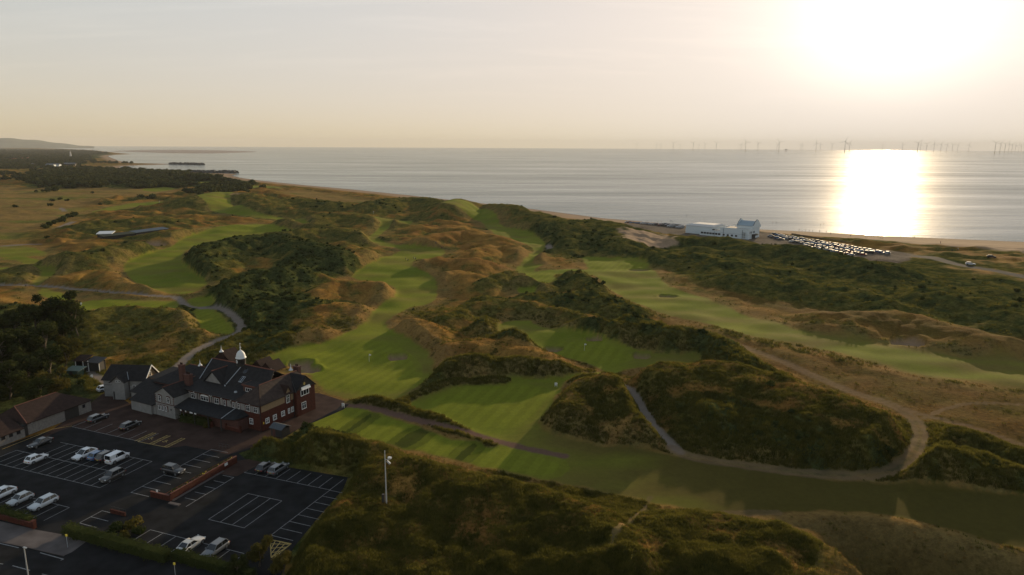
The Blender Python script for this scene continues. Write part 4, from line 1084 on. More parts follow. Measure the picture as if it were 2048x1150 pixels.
def cone_vent(parent, x, y, z, s=1.0):
    b = MB(); b.lathe([(0.55 * s, z), (0.5 * s, z + .12), (.22 * s, z + .45 * s), (.08 * s, z + .8 * s), (.05, z + 1.0 * s), (.09, z + 1.1 * s), (.02, z + 1.5 * s), (0, z + 1.6 * s)], (x, y), 10)
    return b.build("finial", M_white, parent)

# ---- clubhouse
ch = F(527.2, 868.4, 6.4, "clubhouse", 'red brick clubhouse with slate roof, white domed clock cupola and long porch', 'clubhouse')
P1(ch, "wall", M_brick, lambda b: (b.box(-23, 0, 0, 16, -.3, 6.15), b.box(-.95, .9, 10, 16, -.3, 6.3)))
P1(ch, "back_wall", M_brickd, lambda b: b.box(-37, -23.02, 1.5, 14, -.3, 5.6))
# pale panels and pilasters between the upper windows
for x0, x1 in [(-22.9, -22.3), (-20.5, -20.05), (-19.75, -19.3), (-15.85, -15.4), (-15.1, -14.65), (-12.5, -11.6), (-10.3, -8.9), (-7.85, -7.2), (-6.15, -4.75), (-3.0, -2.25), (-.85, -.35)]:
    P1(ch, "pale_panel", M_render, lambda b: b.box(x0, x1, -.06, -.002, 4.05, 5.55))
P1(ch, "string_course", M_lead, lambda b: b.box(-22.9, -6.2, -.13, -.004, 3.85, 4.0))
for x0, x1, c, r_, ar in [(-22.1, -20.7, 2, 2, 0), (-18.9, -16.3, 3, 2, 1), (-14.35, -12.9, 2, 2, 0), (-11.35, -10.75, 1, 2, 0), (-8.6, -8.05, 1, 2, 0), (-6.95, -6.4, 1, 2, 0), (-4.45, -3.2, 2, 2, 0), (-2.05, -.95, 2, 2, 0)]:
    window(ch, 'f', x0, x1, 4.1, 5.45 if not ar else 5.25, c, r_, 0, arch=bool(ar))
window(ch, 'f', -3.6, -2.5, 1.2, 2.55, 2, 2, 0, .14)
for y, w in [(1.7, .55), (3.9, .55), (6.4, .55), (8.25, .3), (9.35, .42)]:
    window(ch, 'r', y - w, y + w, 1.35, 2.6, 2 if w > .4 else 1, 2, 0, .16)
window(ch, 'r', 7.6, 8.7, 4.0, 5.9, 2, 2, 0, .12)
window(ch, 'r', 11.4, 12.9, 1.3, 3.0, 2, 2, .9, .13)
ew = window(ch, 'r', 11.3, 14.0, 4.6, 6.0, 3, 1, .9, .13)
P1(ch, "awning_blind", M_white, lambda b: b.add([(.98, 11.5, 6.75), (.98, 14.3, 6.75), (1.35, 14.3, 6.05), (1.35, 11.5, 6.05), (.95, 11.5, 6.6), (.95, 14.3, 6.6), (.97, 14.3, 5.95), (.97, 11.5, 5.95)], [(0, 1, 2, 3), (4, 7, 6, 5), (0, 3, 7, 4), (1, 5, 6, 2), (0, 4, 5, 1), (3, 2, 6, 7)]))
P1(ch, "upper_band", M_beige, lambda b: (b.box(.004, .07, .15, 7.1, 4.35, 5.75), b.box(.004, .07, 9.0, 9.95, 4.35, 5.75)))
for x, y, z0, z1 in [(-.12, -.1, 0, 6), (.1, 9.8, 0, 6), (-15.2, -.1, 4, 5.8), (-19.9, -.1, 4, 5.8), (-9, -.1, 4.9, 5.8)]: P1(ch, "drainpipe", M_black, lambda b: b.tube([(x, y, z0), (x, y, z1)], .065, 6))
P1(ch, "gutter", M_black, lambda b: (b.box(-23.1, .3, -.5, -.36, 6.02, 6.16), b.box(.3, .44, -.4, 7.0, 6.02, 6.16)))
P1(ch, "bay_timber", M_dark, lambda b: b.add([(.93, 9.85, 6.3), (.93, 16.1, 6.3), (.93, 13, 9.0), (.6, 9.85, 6.3), (.6, 16.1, 6.3), (.6, 13, 9.0)], [(0, 1, 2), (5, 4, 3), (0, 3, 4, 1), (1, 4, 5, 2), (2, 5, 3, 0)]))
P1(ch, "crest_roundel", M_yel, lambda b: b.add([(1.0, 12.6 + .32 * math.cos(t), 7.4 + .38 * math.sin(t)) for t in [k * math.pi / 6 for k in range(12)]] + [(.94, 12.6 + .32 * math.cos(t), 7.4 + .38 * math.sin(t)) for t in [k * math.pi / 6 for k in range(12)]], [tuple(range(12)), tuple(range(23, 11, -1))] + [(i, i + 12, (i + 1) % 12 + 12, (i + 1) % 12) for i in range(12)]))
P1(ch, "yellow_notice", simple("notice_yellow", (.7, .5, .03), .5, var=0), lambda b: b.box(.004, .05, .45, .75, 1.55, 2.0))
# roofs
e = .45
zr, yr = 10.6, 9.4
roof(ch, [[(-24.2, -e, 6.15), (-2.5, -e, 6.15), (-2.5, 4.2, 7.0), (-24.2, 4.2, 7.0)],
          [(-24.2, 4.2, 7.0), (-2.5, 4.2, 7.0), (-5.0, yr, zr), (-25.6, yr, zr)],
          [(-25.6, yr, zr), (-5.0, yr, zr), (-4, 16.4, 6.0), (-24.2, 16.4, 6.0)],
          [(-25.6, yr, zr), (-24.2, 16.4, 6.0), (-28.6, 14, 6.0), (-28.6, 6.0, 7.0), (-24.2, 4.2, 7.0)][:3] + [(-28.2, 8, 7.6)]], M_slate)
# right wing: ridge along y
xr, zw = -3.6, 9.1
roof(ch, [[(-7.4, -e, 6.14), (e, -e, 6.14), (xr, 3.3, zw)], [(e, -e, 6.14), (e, 16.4, 6.14), (xr, 15.0, zw), (xr, 3.3, zw)],
          [(-7.4, -e, 6.14), (xr, 3.3, zw), (xr, 15.0, zw), (-7.4, 16.4, 6.14)][::-1], [(e, 16.4, 6.14), (-7.4, 16.4, 6.14), (xr, 15.0, zw)]], simple("brown_slate", (0.042, 0.029, 0.024), .8, spec=.15, var=.35, scale=1.2, bump=.5, bscale=5))
roof(ch, [[(1.15, 9.6, 6.1), (1.15, 13, 9.25), (xr, 13, 9.25), (xr, 9.6, 6.1)], [(1.15, 16.4, 6.1), (xr, 16.4, 6.1), (xr, 13, 9.25), (1.15, 13, 9.25)]], M_slate, .18, "gable_roof")
P1(ch, "gable_wall", M_beige, lambda b: b.add([(.05, 7.2, 6.0), (.05, 9.2, 6.0), (.05, 8.2, 7.9), (-.3, 7.2, 6.0), (-.3, 9.2, 6.0), (-.3, 8.2, 7.9)], [(0, 1, 2), (5, 4, 3), (0, 3, 4, 1), (1, 4, 5, 2), (2, 5, 3, 0)]))
roof(ch, [[(.3, 6.9, 5.9), (.3, 8.2, 8.15), (-2.6, 8.2, 8.15), (-2.6, 6.9, 5.9)], [(.3, 9.5, 5.9), (-2.6, 9.5, 5.9), (-2.6, 8.2, 8.15), (.3, 8.2, 8.15)]], M_tile, .14, "gable_roof")
# white gable over the front
P1(ch, "white_gable", M_render, lambda b: b.add([(-22.2, 4.1, 6.8), (-16.2, 4.1, 6.8), (-19.3, 4.1, 9.6), (-22.2, 4.5, 6.8), (-16.2, 4.5, 6.8), (-19.3, 4.5, 9.6)], [(0, 1, 2), (5, 4, 3), (0, 3, 4, 1), (1, 4, 5, 2), (2, 5, 3, 0)]))
roof(ch, [[(-22.7, 3.8, 6.7), (-19.3, 3.8, 9.85), (-19.3, 9.3, 9.85), (-22.7, 6.5, 6.7)], [(-15.8, 3.8, 6.7), (-15.8, 6.5, 6.7), (-19.3, 9.3, 9.85), (-19.3, 3.8, 9.85)]], M_slate, .14, "gable_roof")
strip(ch, [(-19.3, 3.8, 9.9), (-19.3, 9, 9.9)], M_ridge, .12)
strip(ch, [(-25.6, yr, zr + .04), (-5.0, yr, zr + .04)], M_ridge, .13)
strip(ch, [(xr, 3.3, zw + .04), (xr, 9, zw + .04)], M_ridge, .12)
strip(ch, [(xr, 9, zw + .04), (xr, 15, zw + .04)], M_ridge, .12)
strip(ch, [(-24.2, 4.2, 7.06), (-25.5, yr, zr)], M_lead, .09, "hip_flashing")
strip(ch, [(-15.3, 4.3, 7.15), (-15.0, yr - .3, zr - .15)], M_lead, .09, "hip_flashing")
strip(ch, [(e, -e, 6.2), (xr, 3.3, zw)], M_tile, .1, "hip_tile")
strip(ch, [(1.2, 9.6, 6.15), (-1.5, 11.3, 7.9)], M_black, .06, "valley")
# red cross gables behind the ridge
for gx, ap, hw in [(-24.4, 12.1, 3.4), (-12.6, 11.4, 2.3), (-9.6, 11.3, 2.2)]:
    roof(ch, [[(gx - hw, 11.2, 9.3), (gx, 11.2, ap), (gx, 15.5, ap), (gx - hw, 15.5, 9.3)], [(gx + hw, 11.2, 9.3), (gx + hw, 15.5, 9.3), (gx, 15.5, ap), (gx, 11.2, ap)],
              [(gx - hw, 11.22, 9.3), (gx + hw, 11.22, 9.3), (gx, 11.22, ap)]], M_tile, .12, "cross_gable")
for a, c, z0, dz in [(-12.8, 8.1, 9.55, .95), (-12.0, 6.1, 8.2, 1.0)]:    # roof lights lying in the slope
    sl = (zr - 7.0) / (yr - 4.2); 
    fr = P1(ch, "roof_light", M_lead, lambda b: b.add([(a - .55, c - .7, z0 - .7 * sl + .14), (a + .55, c - .7, z0 - .7 * sl + .14), (a + .55, c + .7, z0 + .7 * sl + .14), (a - .55, c + .7, z0 + .7 * sl + .14),
                                                       (a - .55, c - .7, z0 - .7 * sl - .1), (a + .55, c - .7, z0 - .7 * sl - .1), (a + .55, c + .7, z0 + .7 * sl - .1), (a - .55, c + .7, z0 + .7 * sl - .1)], [(0, 1, 2, 3), (4, 7, 6, 5), (0, 4, 5, 1), (1, 5, 6, 2), (2, 6, 7, 3), (3, 7, 4, 0)]))
    for k in (-1, 1):
        P1(fr, "pane", M_glass, lambda b: b.add([(a + k * .27 - .2, c - .6, z0 - .6 * sl + .16), (a + k * .27 + .2, c - .6, z0 - .6 * sl + .16), (a + k * .27 + .2, c + .6, z0 + .6 * sl + .16), (a + k * .27 - .2, c + .6, z0 + .6 * sl + .16)], [(0, 1, 2, 3)]))
P1(ch, "box_dormer", M_brickd, lambda b: b.box(-8.9, -5.0, 3.6, 7.0, 6.6, 8.3))
P1(ch, "dormer_roof", M_slate, lambda b: b.box(-9.1, -4.9, 3.35, 7.6, 8.3, 8.48))
P1(ch, "dormer_trim", M_ridge, lambda b: (b.box(-9.15, -4.85, 3.3, 3.42, 8.22, 8.5), b.box(-9.18, -9.06, 3.3, 7.5, 8.22, 8.5)))
window(ch, 'f', -8.2, -6.2, 6.85, 7.75, 3, 1, 3.6, .1)
# cupola
def cup(b):
    n_ = 8
    b.lathe([(1.05, 10.2), (1.05, 12.15), (1.15, 12.2)], (-15.5, 9.3), 8)
cu = P1(ch, "cupola", M_dark, cup)
P1(cu, "dome", M_white, lambda b: b.lathe([(1.22, 12.15), (1.26, 12.32), (1.12, 12.42), (1.06, 12.8), (.92, 13.3), (.62, 13.75), (.25, 14.02), (.12, 14.2), (.1, 14.6), (.2, 14.7), (.08, 14.85), (.05, 15.5), (.13, 15.62), (.02, 15.9)], (-15.5, 9.3), 16))
ang_c = R(-112)
cf = MB(); cc = Vector((-15.5 + 1.0 * math.cos(ang_c), 9.3 + 1.0 * math.sin(ang_c), 11.4)); nx_ = Vector((math.cos(ang_c), math.sin(ang_c), 0)); tx = Vector((-nx_.y, nx_.x, 0))
def disc(b, c, n, t, r, th, k=16):
    u_ = Vector((0, 0, 1)); p = [c + (t * math.cos(q) + u_ * math.sin(q)) * r for q in [2 * math.pi * i / k for i in range(k)]]
    b.add([v - n * th for v in p] + [v + n * th for v in p], [tuple(range(k - 1, -1, -1)), tuple(range(k, 2 * k))] + [(i, (i + 1) % k, (i + 1) % k + k, i + k) for i in range(k)])
disc(cf, cc, nx_, tx, .43, .06); clock = cf.build("clock_face", M_white, cu)
hnd = MB(); hnd.obox(cc + nx_ * .08 + tx * -.1 + Vector((0, 0, .0)), tx, nx_, (0, 0, 1), .16, .01, .035); hnd.obox(cc + nx_ * .08 + Vector((0, 0, .1)), tx, nx_, (0, 0, 1), .03, .01, .14); hnd.build("clock_hand", M_black, clock)
for x, y, z in [(-28.2, 7.9, 8.7), (-24.4, 11.3, 11.9), (-6.2, 9.6, 9.3), (-5.4, 15.0, 9.0)]: cone_vent(ch, x, y, z)
def chimney(parent, x, y, z0, z1, w, d, pots=2):
    c = P1(parent, "chimney", M_brickd, lambda b: (b.box(x - w / 2, x + w / 2, y - d / 2, y + d / 2, z0, z1), b.box(x - w / 2 - .1, x + w / 2 + .1, y - d / 2 - .1, y + d / 2 + .1, z1, z1 + .22)))
    for k in range(pots): P1(c, "chimney_pot", M_tile, lambda b: b.lathe([(.16, z1 + .2), (.14, z1 + .65), (.17, z1 + .7), (.1, z1 + .7)], (x + (k - (pots - 1) / 2) * .45, y), 8))
chimney(ch, -28.4, 2.9, 5.5, 10.2, 1.3, .9); chimney(ch, -24.4, 1.4, 6.0, 8.9, 1.7, 1.0, 3); chimney(ch, -4.6, 16.2, 6, 9.6, 1.6, .9)
# rear left roof
roof(ch, [[(-37.4, 1.0, 5.5), (-23.0, 1.0, 5.7), (-24.2, 7.6, 8.7), (-31.5, 7.6, 8.7)], [(-37.4, 1.0, 5.5), (-31.5, 7.6, 8.7), (-37.4, 14.3, 5.5)][::-1],
          [(-31.5, 7.6, 8.7), (-24.2, 7.6, 8.7), (-24.0, 14.3, 5.5), (-37.4, 14.3, 5.5)]], M_slate)
strip(ch, [(-31.5, 7.6, 8.74), (-26, 7.6, 8.74)], M_ridge, .11)
# gabled annex to the left of the porch
P1(ch, "annex_wall", M_render, lambda b: (b.box(-29.4, -22.95, -4.0, 1.6, -.3, 5.35), b.add([(-29.4, -4.0, 5.35), (-22.95, -4.0, 5.35), (-26.2, -4.0, 7.05), (-29.4, -3.7, 5.35), (-22.95, -3.7, 5.35), (-26.2, -3.7, 7.05)], [(0, 1, 2), (5, 4, 3), (0, 3, 4, 1), (1, 4, 5, 2), (2, 5, 3, 0)])))
roof(ch, [[(-29.7, -4.2, 5.3), (-26.2, -4.2, 7.25), (-26.2, 5.0, 7.25), (-29.7, 5.0, 5.3)], [(-22.7, -4.2, 5.3), (-22.7, 5.0, 5.3), (-26.2, 5.0, 7.25), (-26.2, -4.2, 7.25)]], M_slate, .14, "annex_roof")
strip(ch, [(-26.2, -4.2, 7.3), (-26.2, 5, 7.3)], M_ridge, .1)
P1(ch, "brick_band", M_brick, lambda b: (b.box(-29.45, -22.9, -4.06, -4.003, 3.15, 3.3), b.box(-22.94, -22.88, -4.0, -.1, 3.15, 3.3)))
for x, z in [(x, 3.4 + .45 * k) for k in range(4) for x in (-29.4, -23.25)]: P1(ch, "brick_quoin", M_brick, lambda b: b.box(x, x + .3, -4.07, -4.004, z, z + .22))
for x in (-28.2, -25.3):
    P1(ch, "brick_surround", M_brick, lambda b: (b.box(x - .18, x + 1.13, -4.05, -4.003, 3.55, 5.1), b.box(x - .02, x + .97, -4.06, -4.004, 5.1, 5.25)))
    window(ch, 'f', x, x + .95, 3.65, 4.95, 1, 3, -4.05, .1)
P1(ch, "brick_surround", M_brick, lambda b: b.box(-28.7, -25.2, -4.05, -4.003, 1.35, 2.75))
for k in range(3): window(ch, 'f', -28.5 + k * 1.1, -27.7 + k * 1.1, 1.45, 2.6, 1, 3, -4.05, .1)
P1(ch, "wall_vent", M_black, lambda b: b.box(-24.4, -24.0, -4.06, -4.003, 1.9, 2.3))
# low white store with a lean-to roof
P1(ch, "store_wall", M_render, lambda b: (b.box(-37.6, -30.4, -4.6, 1.0, -.3, 2.5), b.box(-30.38, -29.42, -4.1, 1, -.3, 2.4)))
P1(ch, "store_side_wall", M_render, lambda b: b.box(-40.6, -37.62, -2.2, 4.5, -.3, 3.3))
roof(ch, [[(-38.0, -4.9, 2.5), (-29.42, -4.9, 2.5), (-29.42, 2.6, 5.4), (-38.0, 2.6, 5.4)]], M_slate, .14, "store_roof")
roof(ch, [[(-41.0, -2.5, 3.3), (-37.9, -2.5, 3.3), (-37.9, 2.6, 5.2), (-41.0, 2.6, 5.2)], [(-41.0, 2.6, 5.35), (-31.0, 2.6, 5.35), (-31.0, 10, 6.0), (-41.0, 10, 6.0)]], M_slate, .14, "flat_roof")
sk = P1(ch, "lantern_light", M_lead, lambda b: (b.box(-36.3, -34.9, 3.0, 4.8, 5.3, 5.8),))
P1(sk, "pane", simple("lantern_glass", (.32, .38, .42), .15, var=0), lambda b: b.lathe([(.75, 5.8), (.7, 6.1), (.45, 6.4), (0, 6.5)], (-35.6, 3.9), 10))
for x, y, z, r_ in [(-9.9, 2.2, 6.7, .35), (-15.0, 3.7, 6.9, .15)]: P1(ch, "roof_vent", M_lead, lambda b: b.lathe([(r_, z), (r_ * .85, z + .3), (0, z + .4)], (x, y), 8))
for x in (-20.9, -15.7, -15.1, -11.9, -8.9, -7.0, -3.1):
    P1(ch, "wall_lamp", M_white, lambda b: b.box(x - .09, x + .09, -.32, -.1, 5.65, 5.83))
# porch and entrance
P1(ch, "porch_wall", M_brickd, lambda b: (b.box(-22.9, -4.2, -2.6, -.02, -.3, 2.6),))
roof(ch, [[(-22.9, -4.3, 3.05), (-7.6, -4.3, 3.05), (-7.6, 0.0, 4.1), (-22.9, 0.0, 4.1)], [(-7.6, -4.3, 3.05), (-4.6, -3.4, 3.05), (-5.6, 0, 4.1), (-7.6, 0, 4.1)], [(-4.6, -3.4, 3.05), (-3.6, 0, 3.05), (-5.6, 0, 4.1)]], simple("porch_slate", (.018, .019, .021), .8, spec=.15, var=.25, scale=1.5), .14, "porch_roof")
for x in (-20, -16.5, -12, -8):
    P1(ch, "porch_post", M_dark, lambda b: b.box(x - .12, x + .12, -4.1, -3.9, -.1, 2.95))
strip(ch, [(-7.6, -4.2, 3.15), (-7.6, 0, 4.2)], M_lead, .08, "hip_flashing")
for x, w in ((-20.6, .5), (-18.9, .35), (-17.4, .9), (-15.9, .6)): P1(ch, "porch_sign", M_white, lambda b: b.box(x, x + w, -4.42, -4.38, 2.7, 3.0))
def own(px, py, name, label, cat, fn_parts, deg=6.4, z=0.0, group=None):
    o = F(px, py, deg, name, label, cat, z); 
    if group: o['group'] = group
    fn_parts(o); return o
# entrance garden walls and piers
def gwall(o):
    P1(o, "wall", M_brick, lambda b: (b.box(-4.1, -.35, -.12, .12, -.1, .8),))
    P1(o, "coping", M_ridge, lambda b: b.box(-4.1, -.35, -.17, .17, .8, .88))
    for x in (-4.3, 0): P1(o, "pier", M_brick, lambda b: (b.box(x - .22, x + .22, -.22, .22, -.1, 1.35), b.box(x - .28, x + .28, -.28, .28, 1.35, 1.45)))
own(484, 871, "garden_wall", 'low red brick wall between two piers at the clubhouse entrance', 'wall', gwall)
def gwall2(o):
    P1(o, "wall", M_brick, lambda b: b.box(-9.0, 0, -.12, .12, -.1, .55)); P1(o, "pier", M_brick, lambda b: (b.box(-.2, .24, -.22, .22, -.1, 1.3), b.box(-.26, .3, -.28, .28, 1.3, 1.4)))
own(427, 861, "garden_wall", 'long low brick planter wall under the porch shrubs', 'wall', gwall2)
# shed by the bank
def shed(o):
    P1(o, "wall", M_dark, lambda b: b.box(-1.5, 1.6, -1.2, 1.2, -.1, 1.9))
    roof(o, [[(-1.8, -1.5, 1.85), (1.9, -1.5, 1.85), (1.9, 0, 2.6), (-1.8, 0, 2.6)], [(-1.8, 0, 2.6), (1.9, 0, 2.6), (1.9, 1.5, 1.85), (-1.8, 1.5, 1.85)]], simple("felt", (.06, .07, .078), .8, var=.2), .08)
    P1(o, "door", M_brickd, lambda b: b.box(-1.0, -.2, -1.24, -1.203, 0, 1.7))
own(564, 874, "shed", 'small dark timber shed with grey felt roof below the clubhouse corner', 'shed', shed)

# ---- cottage
co = F(253.6, 807.6, -17, "cottage", 'grey pebbledashed cottage with slate roof and white bargeboards left of the clubhouse', 'cottage')
def cw(b):
    b.box(-6.6, 4.0, 2.0, 7.6, -.3, 4.6); b.box(-3.1, 0, 0, 2.0, -.3, 4.6)
P1(co, "wall", M_render, cw)
P1(co, "front_gable", M_render, lambda b: b.add([(-3.1, 0, 4.6), (0, 0, 4.6), (-1.55, 0, 6.0), (-3.1, 2.6, 4.6), (0, 2.6, 4.6), (-1.55, 2.6, 6.0)], [(0, 1, 2), (5, 4, 3), (0, 3, 4, 1), (1, 4, 5, 2), (2, 5, 3, 0)]))
P1(co, "gable_end", M_beige, lambda b: b.add([(4.03, 2.0, 4.6), (4.03, 7.6, 4.6), (4.03, 4.8, 7.3), (3.7, 2.0, 4.6), (3.7, 7.6, 4.6), (3.7, 4.8, 7.3), ], [(0, 1, 2), (5, 4, 3), (0, 3, 4, 1), (1, 4, 5, 2), (2, 5, 3, 0)]))
P1(co, "end_wall", M_beige, lambda b: b.box(4.0, 4.04, 2.0, 7.6, 0, 4.6))  # sunlight on this end, gable included, put into the beige colour
roof(co, [[(-7.0, 1.6, 4.35), (4.5, 1.6, 4.35), (4.5, 4.8, 7.5), (-6.0, 4.8, 7.5)], [(-6.0, 4.8, 7.5), (4.5, 4.8, 7.5), (4.5, 8.0, 4.35), (-7.0, 8.0, 4.35)]], M_slate, .16)
roof(co, [[(-3.5, -.4, 4.45), (-1.55, -.4, 6.25), (-1.55, 3.6, 6.25), (-3.5, 1.8, 4.45)], [(.4, -.4, 4.45), (.4, 1.8, 4.45), (-1.55, 3.6, 6.25), (-1.55, -.4, 6.25)]], M_slate, .14, "gable_roof")
P1(co, "bargeboard", M_white, lambda b: (b.obox((4.58, 3.2, 5.95), (0, .713, .702), (1, 0, 0), (0, -.702, .713), 2.28, .05, .13), b.obox((4.58, 6.4, 5.95), (0, .713, -.702), (1, 0, 0), (0, .702, .713), 2.28, .05, .13)))
P1(co, "bargeboard", M_dark, lambda b: (b.obox((-2.55, -.46, 5.35), (.735, 0, .678), (0, 1, 0), (-.678, 0, .735), 1.33, .05, .12), b.obox((-.55, -.46, 5.35), (.735, 0, -.678), (0, 1, 0), (.678, 0, .735), 1.33, .05, .12)))
strip(co, [(.2, 1.7, 4.6), (-1.0, 3.3, 6.1)], M_lead, .07, "valley")
for x in (-2.1, -1.4): window(co, 'f', x, x + .6, 4.55, 4.95, 1, 1, 0, .07)
for x in (.9, 2.5): window(co, 'f', x, x + .75, 1.7, 3.2, 2, 1, 2.0, .1)
window(co, 'r', 4.3, 5.1, 4.7, 5.9, 1, 2, 4.04, .09)
window(co, 'f', .3, .6, 1.6, 2.9, 1, 2, 2.0, .06)
for x in (.12, -3.2): P1(co, "drainpipe", M_black, lambda b: b.tube([(x, 1.88, 0), (x, 1.88, 4.4)], .06, 6))
P1(co, "string_course", M_black, lambda b: (b.box(-6.65, -3.12, 1.96, 1.998, 3.0, 3.1),))
P1(co, "doorway", M_black, lambda b: b.box(-2.9, -2.6, -.05, -.004, 0, 2.1))

# ---- garages
ga = F(60, 880, 0, "garage_block", 'long low garage range with pale brick walls and brown tiled roof', 'garage')
P1(ga, "wall", simple("pale_brick", (.19, .175, .16), .9, var=.22, scale=2.2, bump=.4, bscale=6), lambda b: (b.box(-9.5, 0, 0, 15.2, -.2, 2.75), b.box(-8, .35, -7.5, -.9, -.2, 2.1)))
P1(ga, "door", M_dark, lambda b: b.box(.004, .07, 8.6, 12.0, 0, 2.6)); P1(ga, "door", M_black, lambda b: b.box(-.6, .12, -1.0, -.02, 0, 2.4))
window(ga, 'r', 13.0, 13.7, 1.4, 2.2, 1, 1, 0, .04, M_dark)
for y in (-5.8, -4.2, -2.6): window(ga, 'r', y, y + .8, 1.15, 1.95, 1, 1, .35, .04, M_dark)
roof(ga, [[(.45, -.4, 2.7), (.45, 15.6, 2.7), (-5.6, 11.2, 5.2), (-5.6, 1.5, 5.2)], [(.45, 15.6, 2.7), (-9.9, 15.6, 2.7), (-5.6, 11.2, 5.2)], [(-9.9, -.4, 2.7), (.45, -.4, 2.7), (-5.6, 1.5, 5.2)], [(-9.9, 15.6, 2.7), (-9.9, -.4, 2.7), (-5.6, 1.5, 5.2), (-5.6, 11.2, 5.2)]], M_tile)
roof(ga, [[(.7, -7.8, 2.1), (.7, -1.1, 2.1), (-4.2, -1.1, 4.0), (-4.2, -5.4, 4.0)], [(-8.3, -7.8, 2.1), (.7, -7.8, 2.1), (-4.2, -5.4, 4.0)], [(-8.3, -1.1, 2.1), (-8.3, -7.8, 2.1), (-4.2, -5.4, 4.0), (-4.2, -1.1, 4.0)]], M_tile)
strip(ga, [(.3, -.2, 2.85), (-5.6, 1.5, 5.25)], M_ridge, .11, "hip_tile"); strip(ga, [(-5.6, 1.5, 5.25), (-5.6, 11.2, 5.25)], M_ridge, .1)
P1(ga, "lamp", M_white, lambda b: b.box(.1, .22, .9, 1.05, 2.35, 2.5))

# ---- planter wall with yellow flowers between the two levels of bays
q0 = rp(349, 1011); q1 = rp(475, 930); rW = (q0[0] + q1[0]) / 2
pl = empty("planter_wall", (*W(rW, q0[1]), 0), -GA, 'long red brick planter wall of yellow flowers splitting the parking bays', 'planter')
Lw = q1[1] - q0[1]
P1(pl, "wall", M_brick, lambda b: (b.box(-.25, 0, .25, Lw, -.1, 1.35), b.box(-4.6, .02, 0, .25, -.1, 1.05), b.box(-1.45, -1.2, .25, Lw, -.1, 1.1), b.box(-1.2, -.25, Lw - .25, Lw, -.1, 1.2)))
P1(pl, "coping", M_ridge, lambda b: (b.box(-.3, .05, .2, Lw, 1.35, 1.42), b.box(-4.65, -.32, -.05, .3, 1.05, 1.12)))
P1(pl, "soil", simple("soil", (.03, .022, .015), .95), lambda b: b.box(-1.2, -.25, .25, Lw - .25, .3, 1.05))
P1(pl, "kerb", M_conc, lambda b: (b.box(.02, .45, .3, Lw - 4, -.02, .14), b.box(.3, 2.6, -.8, -.2, -.02, .2)))
P1(pl, "notice", M_white, lambda b: (b.box(.004, .05, Lw - 3.4, Lw - 2.6, .7, 1.25),))
P1(pl, "notice", M_white, lambda b: (b.box(-3.3, -2.9, .1, .15, 1.2, 1.6), b.box(-3.12, -3.08, .11, .14, .9, 1.2)))
pf, pg = MB(), MB(); rr = random.Random(5)
for k in range(420):
    y = rr.uniform(.5, Lw - .6); x = rr.uniform(-1.15, -.2); z = 1.1 + rr.uniform(0, .45)
    big = math.sin(y * 1.7) + math.sin(y * .83 + 1) > -.1
    tgt = pf if (big and x > -.75 and rr.random() < .62) else pg
    s = rr.uniform(.07, .16); d = Vector((rr.uniform(-1, 1), rr.uniform(-1, 1), rr.uniform(.2, 1))).normalized(); a = d.orthogonal().normalized(); c = d.cross(a)
    p = Vector((x + .12, y, z)); tgt.add([p - a * s, p - c * s, p + a * s, p + c * s], [(0, 1, 2, 3)])
tag(pf.build("flowers", simple("yellow_petal", (.62, .46, .02), .7, var=.2), pl), kind='stuff'); tag(pg.build("foliage", M_gorse, pl), kind='stuff')
# railing at the planter's far end, steps/ramp
def rail(o):
    P1(o, "rail", M_black, lambda b: (b.tube([(-2.6, 0, 1.0), (0, 0, 1.0)], .03, 6), b.tube([(-2.6, 0, .5), (0, 0, .5)], .025, 6)))
    for x in (-2.6, -1.7, -.85, 0): P1(o, "rail_post", M_black, lambda b: b.tube([(x, 0, 0), (x, 0, 1.02)], .03, 6))
own(462, 905, "railing", 'black tubular railing at the far end of the planter wall', 'railing', rail, 0)
sheet("ramp", [CP(a, b) for a, b in [(440, 953), (475, 928), (500, 924), (530, 930), (478, 958), (462, 957)]], 0.02, M_pave, 'brown paved patch at the far end of the planter wall')
# entrance garden beds: low walls, hedges, railing
def bedwall(o):
    P1(o, "wall", M_brick, lambda b: (b.box(-.2, 3.2, -.12, .12, -.1, .7))); P1(o, "rail", M_black, lambda b: (b.tube([(-.2, .2, 1.1), (3.2, .2, 1.1)], .03, 6),))
    for x in (0, 1.6, 3.1): P1(o, "rail_post", M_black, lambda b: b.tube([(x, .2, 0), (x, .2, 1.1)], .03, 6))
own(228, 1034, "garden_wall", 'short brick wall with black railing beside the entrance shrub bed', 'wall', bedwall, 0)
def roadwall(o):
    P1(o, "wall", M_brick, lambda b: b.box(-16, 0, -.14, .14, -.1, .9)); P1(o, "pier", M_brick, lambda b: (b.box(-.1, .45, -.28, .28, -.1, 1.3), b.box(-.16, .51, -.34, .34, 1.3, 1.4)))
own(72, 1066, "boundary_wall", 'low red brick boundary wall and pier along the footway', 'wall', roadwall, 0)
